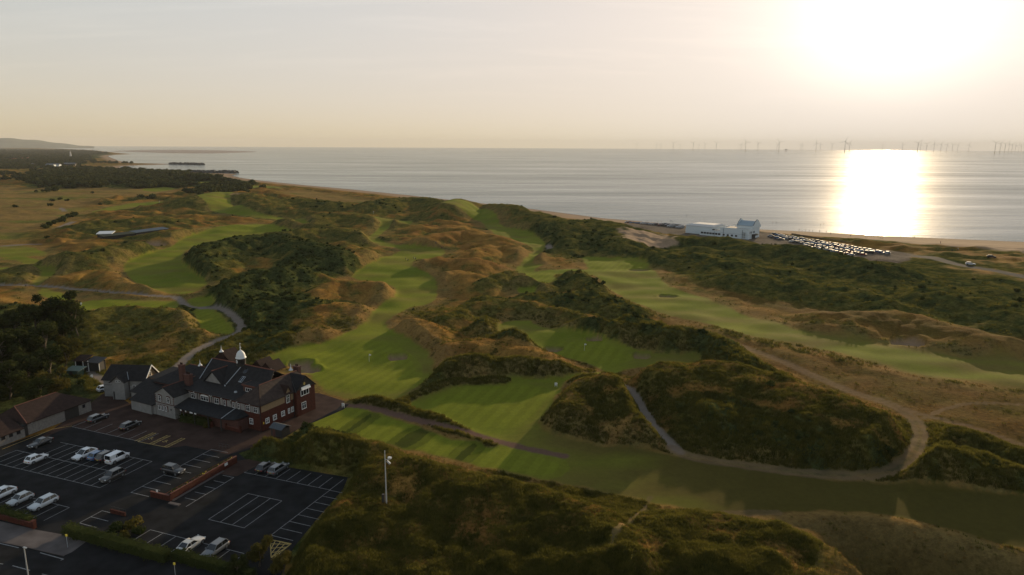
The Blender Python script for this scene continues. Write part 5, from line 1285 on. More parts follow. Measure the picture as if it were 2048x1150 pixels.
def leafbox(name, label, cat, r0, r1, u0, u1, h, z=0.0, seed=0, dens=26, leaf=.13, rnd=.15, mat=None):
    """clipped or loose hedge: leaf faces on a rounded box over a dark core"""
    r = random.Random(seed); b = MB(); L_, D_ = r1 - r0, u1 - u0
    area = L_ * D_ + 2 * (L_ + D_) * h
    for k in range(int(area * dens)):
        f = r.random()
        if f < L_ * D_ / area: x, y, zz = r.uniform(r0, r1), r.uniform(u0, u1), h; n_ = Vector((0, 0, 1))
        elif r.random() < L_ / (L_ + D_): x, y, zz = r.uniform(r0, r1), r.choice((u0, u1)), r.uniform(0, h); n_ = Vector((0, -1, .3))
        else: x, y, zz = r.choice((r0, r1)), r.uniform(u0, u1), r.uniform(0, h); n_ = Vector((1, 0, .3))
        x += r.gauss(0, rnd); y += r.gauss(0, rnd); zz += r.gauss(0, rnd * .7) + .22 * math.sin(x * 1.3 + seed) * (h > .9)
        p = Vector((*W(x, y), max(.05, zz) + z)); d = (n_ + Vector((r.uniform(-1, 1), r.uniform(-1, 1), r.uniform(-.5, 1)))).normalized(); a = d.orthogonal().normalized(); c = d.cross(a); s = leaf * r.uniform(.6, 1.4)
        b.add([p - a * s, p - c * s * .7, p + a * s, p + c * s * .7], [(0, 1, 2, 3)])
    core = [W(r0 + .15, u0 + .15), W(r1 - .15, u0 + .15), W(r1 - .15, u1 - .15), W(r0 + .15, u1 - .15)]
    b.prism(core, z - .05, z + h - .2)
    return tag(b.build(name, mat or M_gorse), label, cat)
a_ = rp(130, 1082); b_ = rp(330, 1128)
leafbox("hedge", 'long dark clipped hedge between the road and the lower bays', 'hedge', a_[0], b_[0] + 1, b_[1] - .6, b_[1] + .9, 1.7, seed=3)
a2 = rp(330, 1128); b2 = rp(460, 1160)
leafbox("hedge", 'hedge end beneath the parked silver coupe by the road', 'hedge', a2[0] + 1.2, b2[0] + 4, b2[1] + .2, b2[1] + 1.6, 1.5, seed=4)
a3 = rp(-40, 1040)
leafbox("hedge", 'row of clipped shrubs behind the boundary wall in front of parked cars', 'hedge', rp(-60, 1050)[0], rp(70, 1056)[0], rp(40, 1062)[1] + .7, rp(40, 1062)[1] + 2.0, 1.3, seed=5, rnd=.25)
a4 = rp(400, 858)
leafbox("porch_shrubs", 'dark shrubs growing along the clubhouse porch', 'shrubs', rp(370, 846)[0], rp(430, 860)[0] - .6, a4[1] + .3, a4[1] + 2.0, 1.7, seed=6, rnd=.35)
def hit(px, py, far=16000.0, lift=0.0):
    """where the line of sight through a point of the photograph meets the land"""
    X, Y, Z = ray(px, py); h = math.hypot(X, Y); X, Y, Z = X / h, Y / h, Z / h
    t0 = (CAM_H - 20) / max(-Z, 1e-4); t1 = min((CAM_H + 6.5) / max(-Z, 1e-4), far)
    t0 = max(60, min(t0, t1 * .6))
    for _ in range(2):
        t = np.linspace(t0, t1, 260); z = gzs(X * t, Y * t); below = np.where(CAM_H + Z * t <= z)[0]
        k = below[0] if len(below) else len(t) - 1
        t0, t1 = t[max(k - 1, 0)], t[k]
    x, y = X * t1, Y * t1
    return x, y, gz(x, y) - lift

# ------------------------------------------------------------------ cars
M_tyre = simple("tyre", (.018, .018, .018), .85, var=0); M_rim = simple("alloy", (.30, .31, .32), .35, metal=.7, var=0)
M_cglass = simple("car_glass", (.012, .014, .016), .06, var=0, spec=.7)
M_lamp = simple("head_lamp", (.55, .57, .58), .2, var=0); M_tail = simple("tail_lamp", (.28, .02, .015), .3, var=0)
M_plate_y = simple("rear_plate", (.5, .36, .04), .5, var=0); M_plate_w = simple("front_plate", (.55, .55, .52), .5, var=0)
PAINT = {}
def paint(c):
    if c not in PAINT:
        m, nt, N, L, B = new_mat("car_paint"); B.inputs['Base Color'].default_value = (*c, 1); B.inputs['Roughness'].default_value = .32
        B.inputs['Coat Weight'].default_value = .8; B.inputs['Coat Roughness'].default_value = .08; PAINT[c] = m
    return PAINT[c]
KINDS = {  # length, width, belt height, roof height, windscreen base x, roof front x, roof rear x, tail base x, bonnet height, boot height
    'hatch':  (4.1, 1.76, .93, 1.47, .95, .25, -1.35, -1.80, .86, .92),
    'estate': (4.7, 1.84, .94, 1.50, 1.00, .25, -1.75, -2.15, .86, .94),
    'suv':    (4.5, 1.88, 1.05, 1.68, 1.05, .40, -1.65, -2.05, 1.00, 1.05),
    'saloon': (4.7, 1.84, .92, 1.42, .95, .20, -1.05, -1.75, .84, .96),
    'coupe':  (4.6, 1.86, .90, 1.36, .80, .00, -1.10, -2.00, .82, .98),
    'ev':     (4.7, 1.90, .96, 1.60, 1.25, .25, -1.05, -2.10, .84, 1.05),
    'van':    (4.5, 1.84, 1.10, 1.86, 1.30, .70, -2.10, -2.18, .98, 1.10),
}
def car_parts(kind):
    L_, Wd, hb, hr, ws, rf, rr_, tb, bon, boot = KINDS[kind]; hw = Wd / 2; f = L_ / 2
    st = [(f, .38, .58, .72), (f - .08, .24, bon - .16, .86), (f - .45, .20, bon - .05, .96), (f - .95, .20, bon, 1), (ws, .20, hb - .02, 1), (0, .20, hb, 1), (tb + .3, .20, hb, 1), (tb, .20, boot, .98), (-f + .18, .24, boot - .03, .95), (-f + .03, .34, boot - .12, .88), (-f, .42, .62, .84)]
    b = MB(); sec = []
    for x, zl, zt, w in st:
        w = hw * w
        sec.append([(x, -w * .93, zl), (x, -w, zl + (zt - zl) * .35), (x, -w * .99, zl + (zt - zl) * .75), (x, -w * .90, zt - .015), (x, -w * .45, zt + .03), (x, w * .45, zt + .03), (x, w * .90, zt - .015), (x, w * .99, zl + (zt - zl) * .75), (x, w, zl + (zt - zl) * .35), (x, w * .93, zl)])
    n = 10; vs = [p for s_ in sec for p in s_]
    b.add(vs, [(i * n + k, i * n + (k + 1) % n, (i + 1) * n + (k + 1) % n, (i + 1) * n + k) for i in range(len(sec) - 1) for k in range(n)], True)
    b.add(sec[0], [tuple(range(n))]); b.add(sec[-1], [tuple(range(n - 1, -1, -1))])
    bw, rw = hw * .91, hw * (.70 if kind != 'van' else .84); zb = hb - .06
    cr = [(ws, bw), (tb, bw * .96)]; tr = [(rf, rw), (rr_, rw * .96)]
    # painted roof and pillars over the glass
    rp_ = [(rf, -rw * 1.02, hr - .03), (rf, rw * 1.02, hr - .03), (rr_, rw * .98, hr - .03), (rr_, -rw * .98, hr - .03)]
    b.hexa(rp_, [(rf - .12, -rw * .86, hr + .03), (rf - .12, rw * .86, hr + .03), (rr_ + .1, rw * .84, hr + .02), (rr_ + .1, -rw * .84, hr + .02)])
    for s_ in (-1, 1):
        b.tube([(ws, s_ * bw, zb), (rf, s_ * rw, hr - .01)], .045, 5); b.tube([(tb, s_ * bw * .96, zb), (rr_, s_ * rw * .97, hr - .01)], .07, 5)
        m_ = (ws + tb) / 2 - .1; b.tube([(m_, s_ * bw * 1.0, zb), ((rf + rr_) / 2 - .1, s_ * rw * 1.01, hr - .02)], .04, 5)
        b.tube([(rf, s_ * rw, hr - .015), (rr_, s_ * rw * .97, hr - .015)], .045, 5)
        b.box(ws - .25, ws - .10, s_ * hw - (.0 if s_ > 0 else .16), s_ * hw + (.16 if s_ > 0 else .0), hb - .02, hb + .12)
        if kind == 'van': b.hexa([(-.1, s_ * bw * 1.005, zb), (-2.0, s_ * bw * .97, zb), (-2.0, s_ * bw * .93, zb), (-.1, s_ * bw * .95, zb)], [(-.1, s_ * rw * 1.03, hr), (-2.0, s_ * rw * .99, hr), (-2.0, s_ * rw * .9, hr), (-.1, s_ * rw * .9, hr)]) if s_ > 0 else b.hexa([(-.9, s_ * bw * 1.005, zb), (-2.0, s_ * bw * .97, zb), (-2.0, s_ * bw * .93, zb), (-.9, s_ * bw * .95, zb)], [(-.9, s_ * rw * 1.03, hr), (-2.0, s_ * rw * .99, hr), (-2.0, s_ * rw * .9, hr), (-.9, s_ * rw * .9, hr)])
    g = MB(); g.hexa([(ws, -bw, zb), (ws, bw, zb), (tb, bw * .96, zb), (tb, -bw * .96, zb)], [(rf, -rw, hr - .02), (rf, rw, hr - .02), (rr_, rw * .96, hr - .02), (rr_, -rw * .96, hr - .02)])
    wh = []
    R_ = .33 if kind not in ('suv', 'van') else .36
    for x in (f - .82, -f + .86):
        for s_ in (-1, 1): wh.append((x, s_))
    return b, g, wh, R_, hw, f, hb, bon, boot
def wheel_mb(x, s_, R_, hw):
    t = MB(); k = 14; y0, y1 = s_ * (hw - .20), s_ * (hw + .012)
    for r0, ya, yb in ((R_, y0, y1),):
        ring = [(math.cos(2 * math.pi * i / k), math.sin(2 * math.pi * i / k)) for i in range(k)]
        t.add([(x + c * r0, ya, R_ + s * r0) for c, s in ring] + [(x + c * r0, yb, R_ + s * r0) for c, s in ring], [tuple(range(k)), tuple(range(2 * k - 1, k - 1, -1))] + [(i, i + k, (i + 1) % k + k, (i + 1) % k) for i in range(k)])
    rm = MB(); yb = s_ * (hw + .02); yc = s_ * (hw + .005)
    rm.add([(x + c * R_ * .66, yb, R_ + s * R_ * .66) for c, s in ring] + [(x + c * R_ * .68, yc, R_ + s * R_ * .68) for c, s in ring], [tuple(range(k))] + [(i, i + k, (i + 1) % k + k, (i + 1) % k) for i in range(k)])
    return t, rm
PROTO = {}
def near_car(kind, col, px, py, head, label, roofcol=None, lit=False):
    """head: bearing of the nose relative to the car park axes: 0 away (u), 180 towards, 90 right"""
    x, y = G(px, py, 0)
    rz = math.pi / 2 - GA - R(head)
    o = empty("parked_car" if kind != 'van' else "parked_van", (x, y, 0.005), rz, label, 'car' if kind != 'van' else 'van', 'cars in the clubhouse car park')
    b, g, wh, R_, hw, f, hb, bon, boot = car_parts(kind)
    b.build("body", paint(col), o); gl = g.build("windows", M_cglass, o)
    arch = MB()
    for (wx, s_) in wh:
        k = 12; ring = [(math.cos(math.pi * i / k), math.sin(math.pi * i / k)) for i in range(k + 1)]
        yb = s_ * (hw + .006); ya = s_ * (hw - .1); rr2 = R_ + .06
        arch.add([(wx + c * rr2, yb, R_ + s * rr2 - .03) for c, s in ring] + [(wx + c * rr2, ya, R_ + s * rr2 - .03) for c, s in ring], [tuple(range(k + 1)), tuple(range(2 * k + 1, k, -1))] + [(i, i + k + 1, i + k + 2, i + 1) for i in range(k)])
        t, rm = wheel_mb(wx, s_, R_, hw); w = t.build("wheel", M_tyre, o); rm.build("rim", M_rim, w)
    tag(arch.build("wheel_arches", M_black, o))
    for s_ in (-1, 1):
        h = MB(); h.box(f - .16, f - .02, min(s_ * hw * .62, s_ * hw * .88), max(s_ * hw * .62, s_ * hw * .88), bon - .24, bon - .1); h.build("headlight", M_lit if (lit and s_ > 0) else M_lamp, o)
        h = MB(); h.box(-f - .01, -f + .12, min(s_ * hw * .60, s_ * hw * .92), max(s_ * hw * .60, s_ * hw * .92), boot - .30, boot - .14); h.build("tail_light", M_tail, o)
    MB().box(-f - .03, -f, -.26, .26, .62, .73).build("number_plate", M_plate_y, o); MB().box(f - .02, f + .02, -.26, .26, .40, .50).build("number_plate", M_plate_w, o)
    MB().box(f - .06, f + .01, -.5, .5, .40, .56).build("grille", M_black, o)
    return o
M_lit, _nt, _N, _L, _B = new_mat("lit_headlamp"); _B.inputs['Emission Color'].default_value = (1, .95, .8, 1); _B.inputs['Emission Strength'].default_value = 1.2
WHT, SIL, GRY, BLK, BLU, DGR = (.66, .68, .70), (.40, .42, .43), (.12, .125, .13), (.014, .015, .017), (.05, .13, .27), (.04, .042, .045)
near_car('hatch', WHT, 77, 932, 0, 'white hatchback standing alone in the middle of the left bays, tail towards the road')
near_car('saloon', BLK, 85, 900, 180, 'black saloon parked by the garages at the end of the left bays')
near_car('ev', WHT, 174, 922, 180, 'white car with a dark glass roof facing the road beside the blue car')
near_car('hatch', BLU, 201, 924, 0, 'blue hatchback squeezed between the white glass-roofed car and a black car')
near_car('suv', BLK, 219, 926, 0, 'black car half hidden between the blue hatchback and the white van')
near_car('van', WHT, 239, 929, 0, 'small white van with a side window in the left block of bays')
near_car('suv', (.035, .032, .030), 230, 966, 180, 'dark brown off-roader with big silver wheels in front of the white van')
near_car('estate', DGR, 199, 849, 0, 'dark grey estate with a bright bonnet in the row nearest the white store')
near_car('estate', BLK, 264, 863, 0, 'black estate beside the yellow disabled bays')
near_car('suv', BLK, 351, 953, 90, 'black off-roader with a lit headlamp pulling up to the planter wall')
near_car('ev', WHT, 8, 1004, 180, 'white car cut by the photo edge behind the boundary shrubs')
near_car('hatch', SIL, 46, 1014, 180, 'small silver hatchback between a white car and the silver estate')
near_car('estate', (.50, .53, .55), 92, 1021, 180, 'silver estate with roof rails at the end of the row by the boundary shrubs')
near_car('coupe', (.42, .42, .40), 388, 1101, 0, 'silver coupe with a dark roof parked by the long road hedge')
near_car('estate', (.10, .11, .12), 436, 1111, 180, 'dark grey car beside the silver coupe, nose to the hedge')
near_car('hatch', BLK, 535, 944, 0, 'black hatchback in the top right bays below the dark bank')
near_car('estate', (.10, .105, .11), 561, 947, 0, 'dark grey car next to the black hatchback in the top right bays')
near_car('hatch', WHT, 214, 789, 20, 'white car peeping out behind the cottage wall')

DULL = {}
def dull(c):  # far-car paint, darker and without a coat, to keep glints down
    if c not in DULL: DULL[c] = simple("dull_car_paint", tuple(v * .8 for v in c), .55, var=0, spec=.35)
    return DULL[c]
def far_car_mesh(kind, col):
    key = (kind, col)
    if key in PROTO: return PROTO[key]
    b, g, wh, R_, hw, f, hb, bon, boot = car_parts(kind)
    m = MB(); m.mat(0).add(b.v, b.f); m.mat(1).add(g.v, g.f)
    for wx, s_ in wh:
        m.mat(2).box(wx - R_ * .9, wx + R_ * .9, min(s_ * (hw - .2), s_ * (hw + .01)), max(s_ * (hw - .2), s_ * (hw + .01)), 0, R_ * 1.9)
    for s_ in (-1, 1): m.mat(3).box(-f - .01, -f + .1, min(s_ * hw * .6, s_ * hw * .9), max(s_ * hw * .6, s_ * hw * .9), boot - .3, boot - .14)
    bm = bmesh.new(); me = m.mesh("parked_car", [dull(col), M_cglass, M_tyre, M_tail]); bm.from_mesh(me); bmesh.ops.recalc_face_normals(bm, faces=bm.faces); bm.to_mesh(me); bm.free()
    PROTO[key] = me; return me
ORD = ['first', 'second', 'third', 'fourth', 'fifth', 'sixth', 'seventh', 'eighth', 'ninth', 'tenth', 'eleventh', 'twelfth', 'thirteenth', 'fourteenth', 'fifteenth', 'sixteenth', 'seventeenth', 'eighteenth', 'nineteenth', 'twentieth',
       'twenty-first', 'twenty-second', 'twenty-third', 'twenty-fourth', 'twenty-fifth', 'twenty-sixth', 'twenty-seventh', 'twenty-eighth', 'twenty-ninth', 'thirtieth']
CC = [(WHT, 'white'), (WHT, 'white'), (SIL, 'silver'), (SIL, 'silver'), (GRY, 'grey'), (BLK, 'black'), (BLK, 'black'), (BLU, 'blue'), ((.20, .02, .02), 'red'), (DGR, 'dark grey')]
KN = {'hatch': 'hatchback', 'estate': 'estate car', 'suv': 'off-roader', 'saloon': 'saloon'}
rc_ = random.Random(21)
def car_row(p0, p1, n, where, z=-2.5, head=60, skip=()):
    a = Vector(G(*p0, z)); b_ = Vector(G(*p1, z)); d = (b_ - a).normalized(); base = math.atan2(d.y, d.x)
    for k in range(n):
        if k in skip: continue
        p = a.lerp(b_, (k + rc_.uniform(-.12, .12)) / max(n - 1, 1)); col, cn_ = rc_.choice(CC); kd = rc_.choice(['hatch', 'hatch', 'suv', 'estate', 'saloon'])
        o = bpy.data.objects.new("parked_car", far_car_mesh(kd, col)); link(o)
        zz = max(gz(p.x, p.y), SEA_Z) + .02; o.location = (p.x, p.y, zz); o.rotation_euler = (0, 0, base + R(head) + rc_.choice((0, math.pi)) + R(rc_.uniform(-3, 3)))
        tag(o, f"{cn_} {KN[kd]}, {ORD[k]} {where}", 'car', 'cars parked behind the beach')
car_row((1546, 464), (1772, 500), 27, 'car from the white building in the row nearest the beach')
car_row((1568, 471), (1740, 499), 22, 'car along the second row from the beach')
car_row((1582, 478), (1726, 503), 19, 'car along the third row from the beach')
car_row((1612, 487.5), (1700, 504), 12, 'car in the short row against the bushes')
car_row((1540, 468), (1562, 474), 4, 'car close behind the end wall of the white building')
car_row((1252, 438.5), (1364, 449.5), 24, 'car along the shore row left of the white building')
car_row((1262, 442), (1362, 452.5), 18, 'car in the nearer row left of the white building')
for (a, c, col, nm, wh_) in [((1940, 520), 0, WHT, 'white', 'driving on the coast road below the dunes'), ((1982, 505), 0, BLK, 'black', 'standing on the verge above the beach at the far right')]:
    x, y, z = hit(*a); o = bpy.data.objects.new("car", far_car_mesh('estate', col)); link(o); o.location = (x, y, z + .05); o.rotation_euler = (0, 0, R(-25)); tag(o, f"{nm} car {wh_}", 'car')
for k, xx in enumerate((404, 411, 417, 423, 428, 434, 440)):
    x, y, z = hit(xx, 364.5 - k * .5); b = MB(); b.mat(0).box(-3, 2, -1.1, 1.1, .5, 2.9); b.mat(0).box(2, 3, -1, 1, .5, 1.7); b.mat(1).box(2.0, 2.4, -.9, .9, 1.72, 2.5); b.mat(1).box(-2.2, 2.2, -1.12, 1.12, 0, .48)
    o = b.build("camper_van", [M_white, M_cglass]); o.location = (x, y, z + .1); o.rotation_euler = (0, 0, R(10 * k)); tag(o, f"white camper van, {ORD[k]} from the left in the line by the far dunes", 'camper van', 'camper vans by the far shore')

# ------------------------------------------------------------------ beach club building
bb = empty("beach_club", (*G(1495, 474, -2.5), -2.55), -(GA + R(22.3)), 'white seaside club building with curved parapet gables and a flat terrace', 'building')
M_bw = simple("sea_white", (.60, .66, .68), .7, var=.08)
M_terr = simple("terrace_floor", (.35, .29, .24), .8, var=.2)
P1(bb, "wall", M_bw, lambda b: (b.box(-22, 0, 0, 16, 0, 6.6), b.box(-38, -22.02, 0, 12, 0, 3.8)))
P1(bb, "hall_wall", M_bw, lambda b: b.box(-52, -30, 4, 24, 0, 6.0))
P1(bb, "hall_roof", simple("pale_roof", (.52, .50, .47), .7, var=.1), lambda b: b.hexa([(-52.5, 3.5, 6.0), (-29.5, 3.5, 6.0), (-29.5, 24.5, 6.0), (-52.5, 24.5, 6.0)], [(-49, 8, 7.3), (-31, 8, 7.3), (-31, 20, 7.3), (-49, 20, 7.3)]))
P1(bb, "terrace", M_terr, lambda b: (b.box(-37.5, -22.5, .5, 11.5, 3.82, 3.9), b.box(-21.5, -.5, .5, 15.5, 6.62, 6.7)))
P1(bb, "parapet", M_bw, lambda b: (b.box(-38, -22, -.05, .3, 3.8, 4.4), b.box(-22, 0, -.05, .3, 6.6, 7.3), b.box(-.3, .05, .3, 16, 6.6, 7.3), b.box(-22, -21.7, .3, 16, 6.6, 7.3)))
P1(bb, "gable_hall", M_bw, lambda b: b.box(-12.5, -.6, 8, 20, 0, 9.0))
roof(bb, [[(-12.5, 7.7, 8.9), (-.6, 7.7, 8.9), (-.6, 14, 12.0), (-12.5, 14, 12.0)], [(-12.5, 14, 12.0), (-.6, 14, 12.0), (-.6, 20.3, 8.9), (-12.5, 20.3, 8.9)]], simple("blue_roof", (.26, .33, .37), .5, var=.1), .2)
for xg in (-12.9, -.6):
    pts = [(7.2, 7.5), (7.4, 9.2), (8.8, 9.6), (9.6, 10.8), (11, 12.0), (12.2, 12.3), (12.5, 13.0), (14, 13.3), (15.5, 13.0), (15.8, 12.3), (17, 12.0), (18.4, 10.8), (19.2, 9.6), (20.6, 9.2), (20.8, 7.5)]
    P1(bb, "curved_gable", M_bw, lambda b: b.add([(xg, y, z) for y, z in pts] + [(xg + .5, y, z) for y, z in pts], [tuple(range(len(pts))), tuple(range(2 * len(pts) - 1, len(pts) - 1, -1))] + [(i, (i + 1) % len(pts), (i + 1) % len(pts) + len(pts), i + len(pts)) for i in range(len(pts))]))
    P1(bb, "gable_coping", M_dark, lambda b: b.tube([(xg + .25, y, z + .08) for y, z in pts[1:-1]], .16, 5))
for y in (2.2, 4.6, 7.4, 9.4): window(bb, 'r', y, y + .9, 3.9, 5.4, 1, 1, 0, .08, M_dark)
P1(bb, "porch", M_dark, lambda b: (b.box(.02, 2.4, 5.8, 11.5, 2.4, 3.2), b.box(.02, .4, 6, 11, 0, 2.4)))
P1(bb, "fascia_line", M_lead, lambda b: (b.box(-22, .06, -.06, -.003, 3.1, 3.25), b.box(.06, .1, 0, 16, 3.1, 3.25)))
for k in range(7): window(bb, 'f', -37 + k * 2.3, -35.2 + k * 2.3, 1.3, 2.6, 2, 1, 0, .1, M_dark)
for k in range(4): window(bb, 'f', -19.5 + k * 3.2, -18 + k * 3.2, 1.2, 2.4, 2, 1, 0, .1, M_dark)
for x in (-26, -19, -4.5): P1(bb, "drainpipe", M_black, lambda b: b.tube([(x, -.12, 0), (x, -.12, 3.7 if x < -22 else 6.5)], .1, 5))
P1(bb, "fire_stair", M_black, lambda b: [b.box(-4.2, -2.2, -1.0, -.1, z, z + .08) for z in (1.5, 3.0, 4.5)] + [b.tube([(x, -.95, 0), (x, -.95, 5.6)], .06, 5) for x in (-4.2, -2.2)])
P1(bb, "roof_plant", M_steel, lambda b: b.box(-33, -31, 4, 6, 3.9, 4.9)); P1(bb, "roof_plant", M_dark, lambda b: b.box(-29.5, -28.4, 3, 5, 3.9, 4.8)); P1(bb, "roof_plant", M_steel, lambda b: b.box(-26.5, -24.6, 5, 6.2, 3.9, 4.7))
P1(bb, "terrace_rail", M_black, lambda b: (b.tube([(-29, 12, 5), (-22, 12, 5)], .06, 5), b.tube([(-20, 16, 7.9), (-13, 16, 7.9)], .06, 5)))

# low wall/fence behind the beach cars
M_fence = simple('fence_wood', (.14, .10, .065), .9)
fa = Vector(G(1582, 463, -2.5)); fb = Vector(G(1700, 480, -2.5)); fd = (fb - fa).normalized()
fo = empty("beach_fence", (fa.x, fa.y, -2.6), math.atan2(fd.y, fd.x), 'brown sand fence behind the cars nearest the beach', 'fence')
fl = (fb - fa).length; npn = 14
for k in range(npn): P1(fo, "fence_panel", M_fence, lambda b: b.box(fl * k / npn + .15, fl * (k + 1) / npn - .15, -.05, .05, 0, 1.1 - .05 * (k % 3)))
for k in range(npn + 1): P1(fo, "fence_post", M_bark, lambda b: b.box(fl * k / npn - .1, fl * k / npn + .1, -.1, .1, 0, 1.3))

# ------------------------------------------------------------------ wind farm
def blade_mb(ang, L_):
    b = MB(); c, s = math.cos(ang), math.sin(ang)
    def q(r, w, t): return [( (-s) * w + c * r, -t, c * w + s * r), ((-s) * -w * .5 + c * r, -t, c * -w * .5 + s * r), ((-s) * -w * .5 + c * r, t, c * -w * .5 + s * r), ((-s) * w + c * r, t, c * w + s * r)]
    rings = [q(1.5, 1.6, 1.2), q(L_ * .12, 3.2, 1.0), q(L_ * .35, 2.6, .7), q(L_ * .7, 1.6, .45), q(L_, .5, .2)]
    b.add([p for r in rings for p in r], [(i * 4 + k, i * 4 + (k + 1) % 4, (i + 1) * 4 + (k + 1) % 4, (i + 1) * 4 + k) for i in range(4) for k in range(4)] + [(3, 2, 1, 0), (16, 17, 18, 19)]); return b
M_turb = simple("turbine_grey", (.30, .29, .27), .6, var=0)
HUB = 171.0
tw = MB(); tw.lathe([(4.6, 0), (4.4, 20), (2.6, HUB - 2), (0, HUB - 2)], (0, 0), 10); tw_me = tw.mesh("tower", M_turb)
tp = MB(); tp.lathe([(6.5, -2), (6.5, 14), (0, 14)], (0, 0), 10); tp_me = tp.mesh("transition_base", simple("turbine_base", (.42, .30, .06), .7, var=0))
nc = MB(); nc.box(-3.6, 3.6, -5, 12, -3.2, 4.2); nc_me = nc.mesh("nacelle", M_turb)
hb_ = MB(); hb_.lathe([(0, -4), (2.6, -3), (3.4, 0), (3, 3), (0, 3)], (0, 0), 8); hb_me = hb_.mesh("hub", M_turb)
def turbine(px, hubpx, size_px, idx, rnd):
    d = HUB * FOCAL / size_px; X, Y, Z = ray(px, 293); h = math.hypot(X, Y); x, y = X / h * d, Y / h * d
    yaw = rnd.uniform(-.35, .35) - math.atan2(X, Y)
    o = empty("wind_turbine", (x, y, SEA_Z), yaw)
    def add(nm, me, loc=(0, 0, 0), rot=None, par=None):
        q = bpy.data.objects.new(nm, me); link(q); q.parent = par or o; q.location = loc
        if rot: q.rotation_euler = rot
        return q
    add("tower", tw_me); add("transition_base", tp_me); add("nacelle", nc_me, (0, 0, HUB)); add("hub", hb_me, (0, -7, HUB), (R(90), 0, 0))
    a0 = rnd.uniform(0, 2.09)
    for k in range(3): add("blade", bl_me, (0, -7, HUB), (0, a0 + k * 2.0944, 0))
    return o
bl_me = blade_mb(0, 96).mesh("blade", M_turb)
TB = [(78, 24), (178, 24), (200, 22), (262, 33), (297, 23), (363, 35), (392, 22), (423, 27), (481, 34), (601, 21), (608, 26), (629, 42), (692, 34), (787, 26), (798, 43), (908, 25), (916, 24), (986, 37), (1008, 27), (1067, 28), (1132, 49), (1155, 37), (1323, 24), (1424, 29),
      (1500, 40), (1514, 30), (1545, 32), (1583, 33), (1618, 31), (1648, 29), (1677, 28), (1703, 26), (1759, 27), (1893, 42), (1918, 36), (1942, 34), (1962, 31), (1978, 30), (1995, 28), (2012, 27), (2026, 26), (2040, 26)]
rt = random.Random(12)
for i, (zx, sz) in enumerate(TB):
    px = 1240 + zx / 2.535; o = turbine(px, 0, sz / 2.535, i, rt)
    size = 'tallest looking' if sz > 40 else 'mid sized' if sz > 30 else 'small faint'
    place = 'left end of the wind farm' if px < 1330 else 'sea above the white club building' if px < 1560 else 'sea just left of the sun glitter' if px < 1700 else 'sea over the sun glitter' if px < 1815 else 'sea right of the sun glitter' if px < 1960 else 'tight cluster at the right end'
    tag(o, f"{size} wind turbine, {ORD[i] if i < 30 else ['thirty-first','thirty-second','thirty-third','thirty-fourth','thirty-fifth','thirty-sixth','thirty-seventh','thirty-eighth','thirty-ninth','fortieth','forty-first','forty-second'][i-30]} from the left, {place}", 'wind turbine', 'wind turbines along the horizon')
d_ = 14500; X, Y, Z = ray(1569.5, 291); h_ = math.hypot(X, Y)
sp = empty("offshore_platform", (X / h_ * d_, Y / h_ * d_, SEA_Z), 0, 'small dark offshore platform on the horizon between two wind turbines', 'platform')
P1(sp, "deck", M_turb, lambda b: (b.box(-19, 19, -15, 15, 26, 44),))
for x in (-14, 14):
    for y in (-10, 10): P1(sp, "leg", M_turb, lambda b: b.tube([(x * 1.15, y * 1.15, -2), (x, y, 26)], 2, 6))

# ------------------------------------------------------------------ trees
def tree_meshes(seed, hgt=8.0, spread=3.4, n=3400, leaf=.25, low=.16):
    r = random.Random(seed); tr = MB()
    bend = [(0, 0, -.3)]
    for k in range(1, 6): bend.append((bend[-1][0] + r.uniform(-.25, .25), bend[-1][1] + r.uniform(-.25, .25), hgt * .14 * k))
    tr.tube(bend, [.26, .22, .19, .15, .11, .07], 7)
    lobes = []
    for k in range(11):
        a = r.uniform(0, 6.283); q = spread * math.sqrt(r.random()) * .75; z = hgt * r.uniform(low + .1, .88) - q * .12 * hgt / spread * .3
        lobes.append((q * math.cos(a), q * math.sin(a), z, r.uniform(.28, .46) * spread))
        s = bend[r.randint(2, 4)]; m_ = ((s[0] + lobes[-1][0]) / 2 + r.uniform(-.2, .2), (s[1] + lobes[-1][1]) / 2 + r.uniform(-.2, .2), (s[2] + z) / 2 + .2)
        tr.tube([s, m_, lobes[-1][:3]], [.10, .07, .03], 5)
    b = MB()
    for k in range(n):
        lx, ly, lz, lr = r.choice(lobes); v = Vector((r.gauss(0, 1), r.gauss(0, 1), r.gauss(.15, .9))).normalized()
        p = Vector((lx, ly, lz)) + v * lr * (r.random() ** .35) * r.uniform(.8, 1.15)
        nn = (v + Vector((r.uniform(-.8, .8), r.uniform(-.8, .8), r.uniform(-.8, .8)))).normalized(); a = nn.orthogonal().normalized(); c = nn.cross(a); s = leaf * r.uniform(.5, 1.3)
        b.add([p - a * s, p + c * s * .6, p + a * s, p - c * s * .6], [(0, 1, 2, 3)])
    return tr.mesh("trunk", M_bark), b.mesh("crown", M_tree)
M_tree2 = leaf_mat("yellowish_leaf", (0.045, 0.045, 0.012), (0.12, 0.095, 0.022), 0.3)  # lighter yellowish leaves, also painting sunlight onto some crowns
TV = [tree_meshes(200 + k) for k in range(4)]
def tree(px, py, zc, s, v, label, group=None, name="tree", cat='tree', sz=None, ground_z=None, mat=None):
    x, y = G(px, py, zc); z = gz(x, y) if ground_z is None else ground_z
    o = empty(name, (x, y, z - .1), random.uniform(0, 6.28), label, cat, group); o.scale = (s, s, sz or s)
    for nm, me in zip(("trunk", "crown"), TV[v % len(TV)]):
        q = bpy.data.objects.new(nm, me); link(q); q.parent = o
        if mat and nm == 'crown':
            q.data = me.copy(); q.data.materials.clear(); q.data.materials.append(mat)
    return o
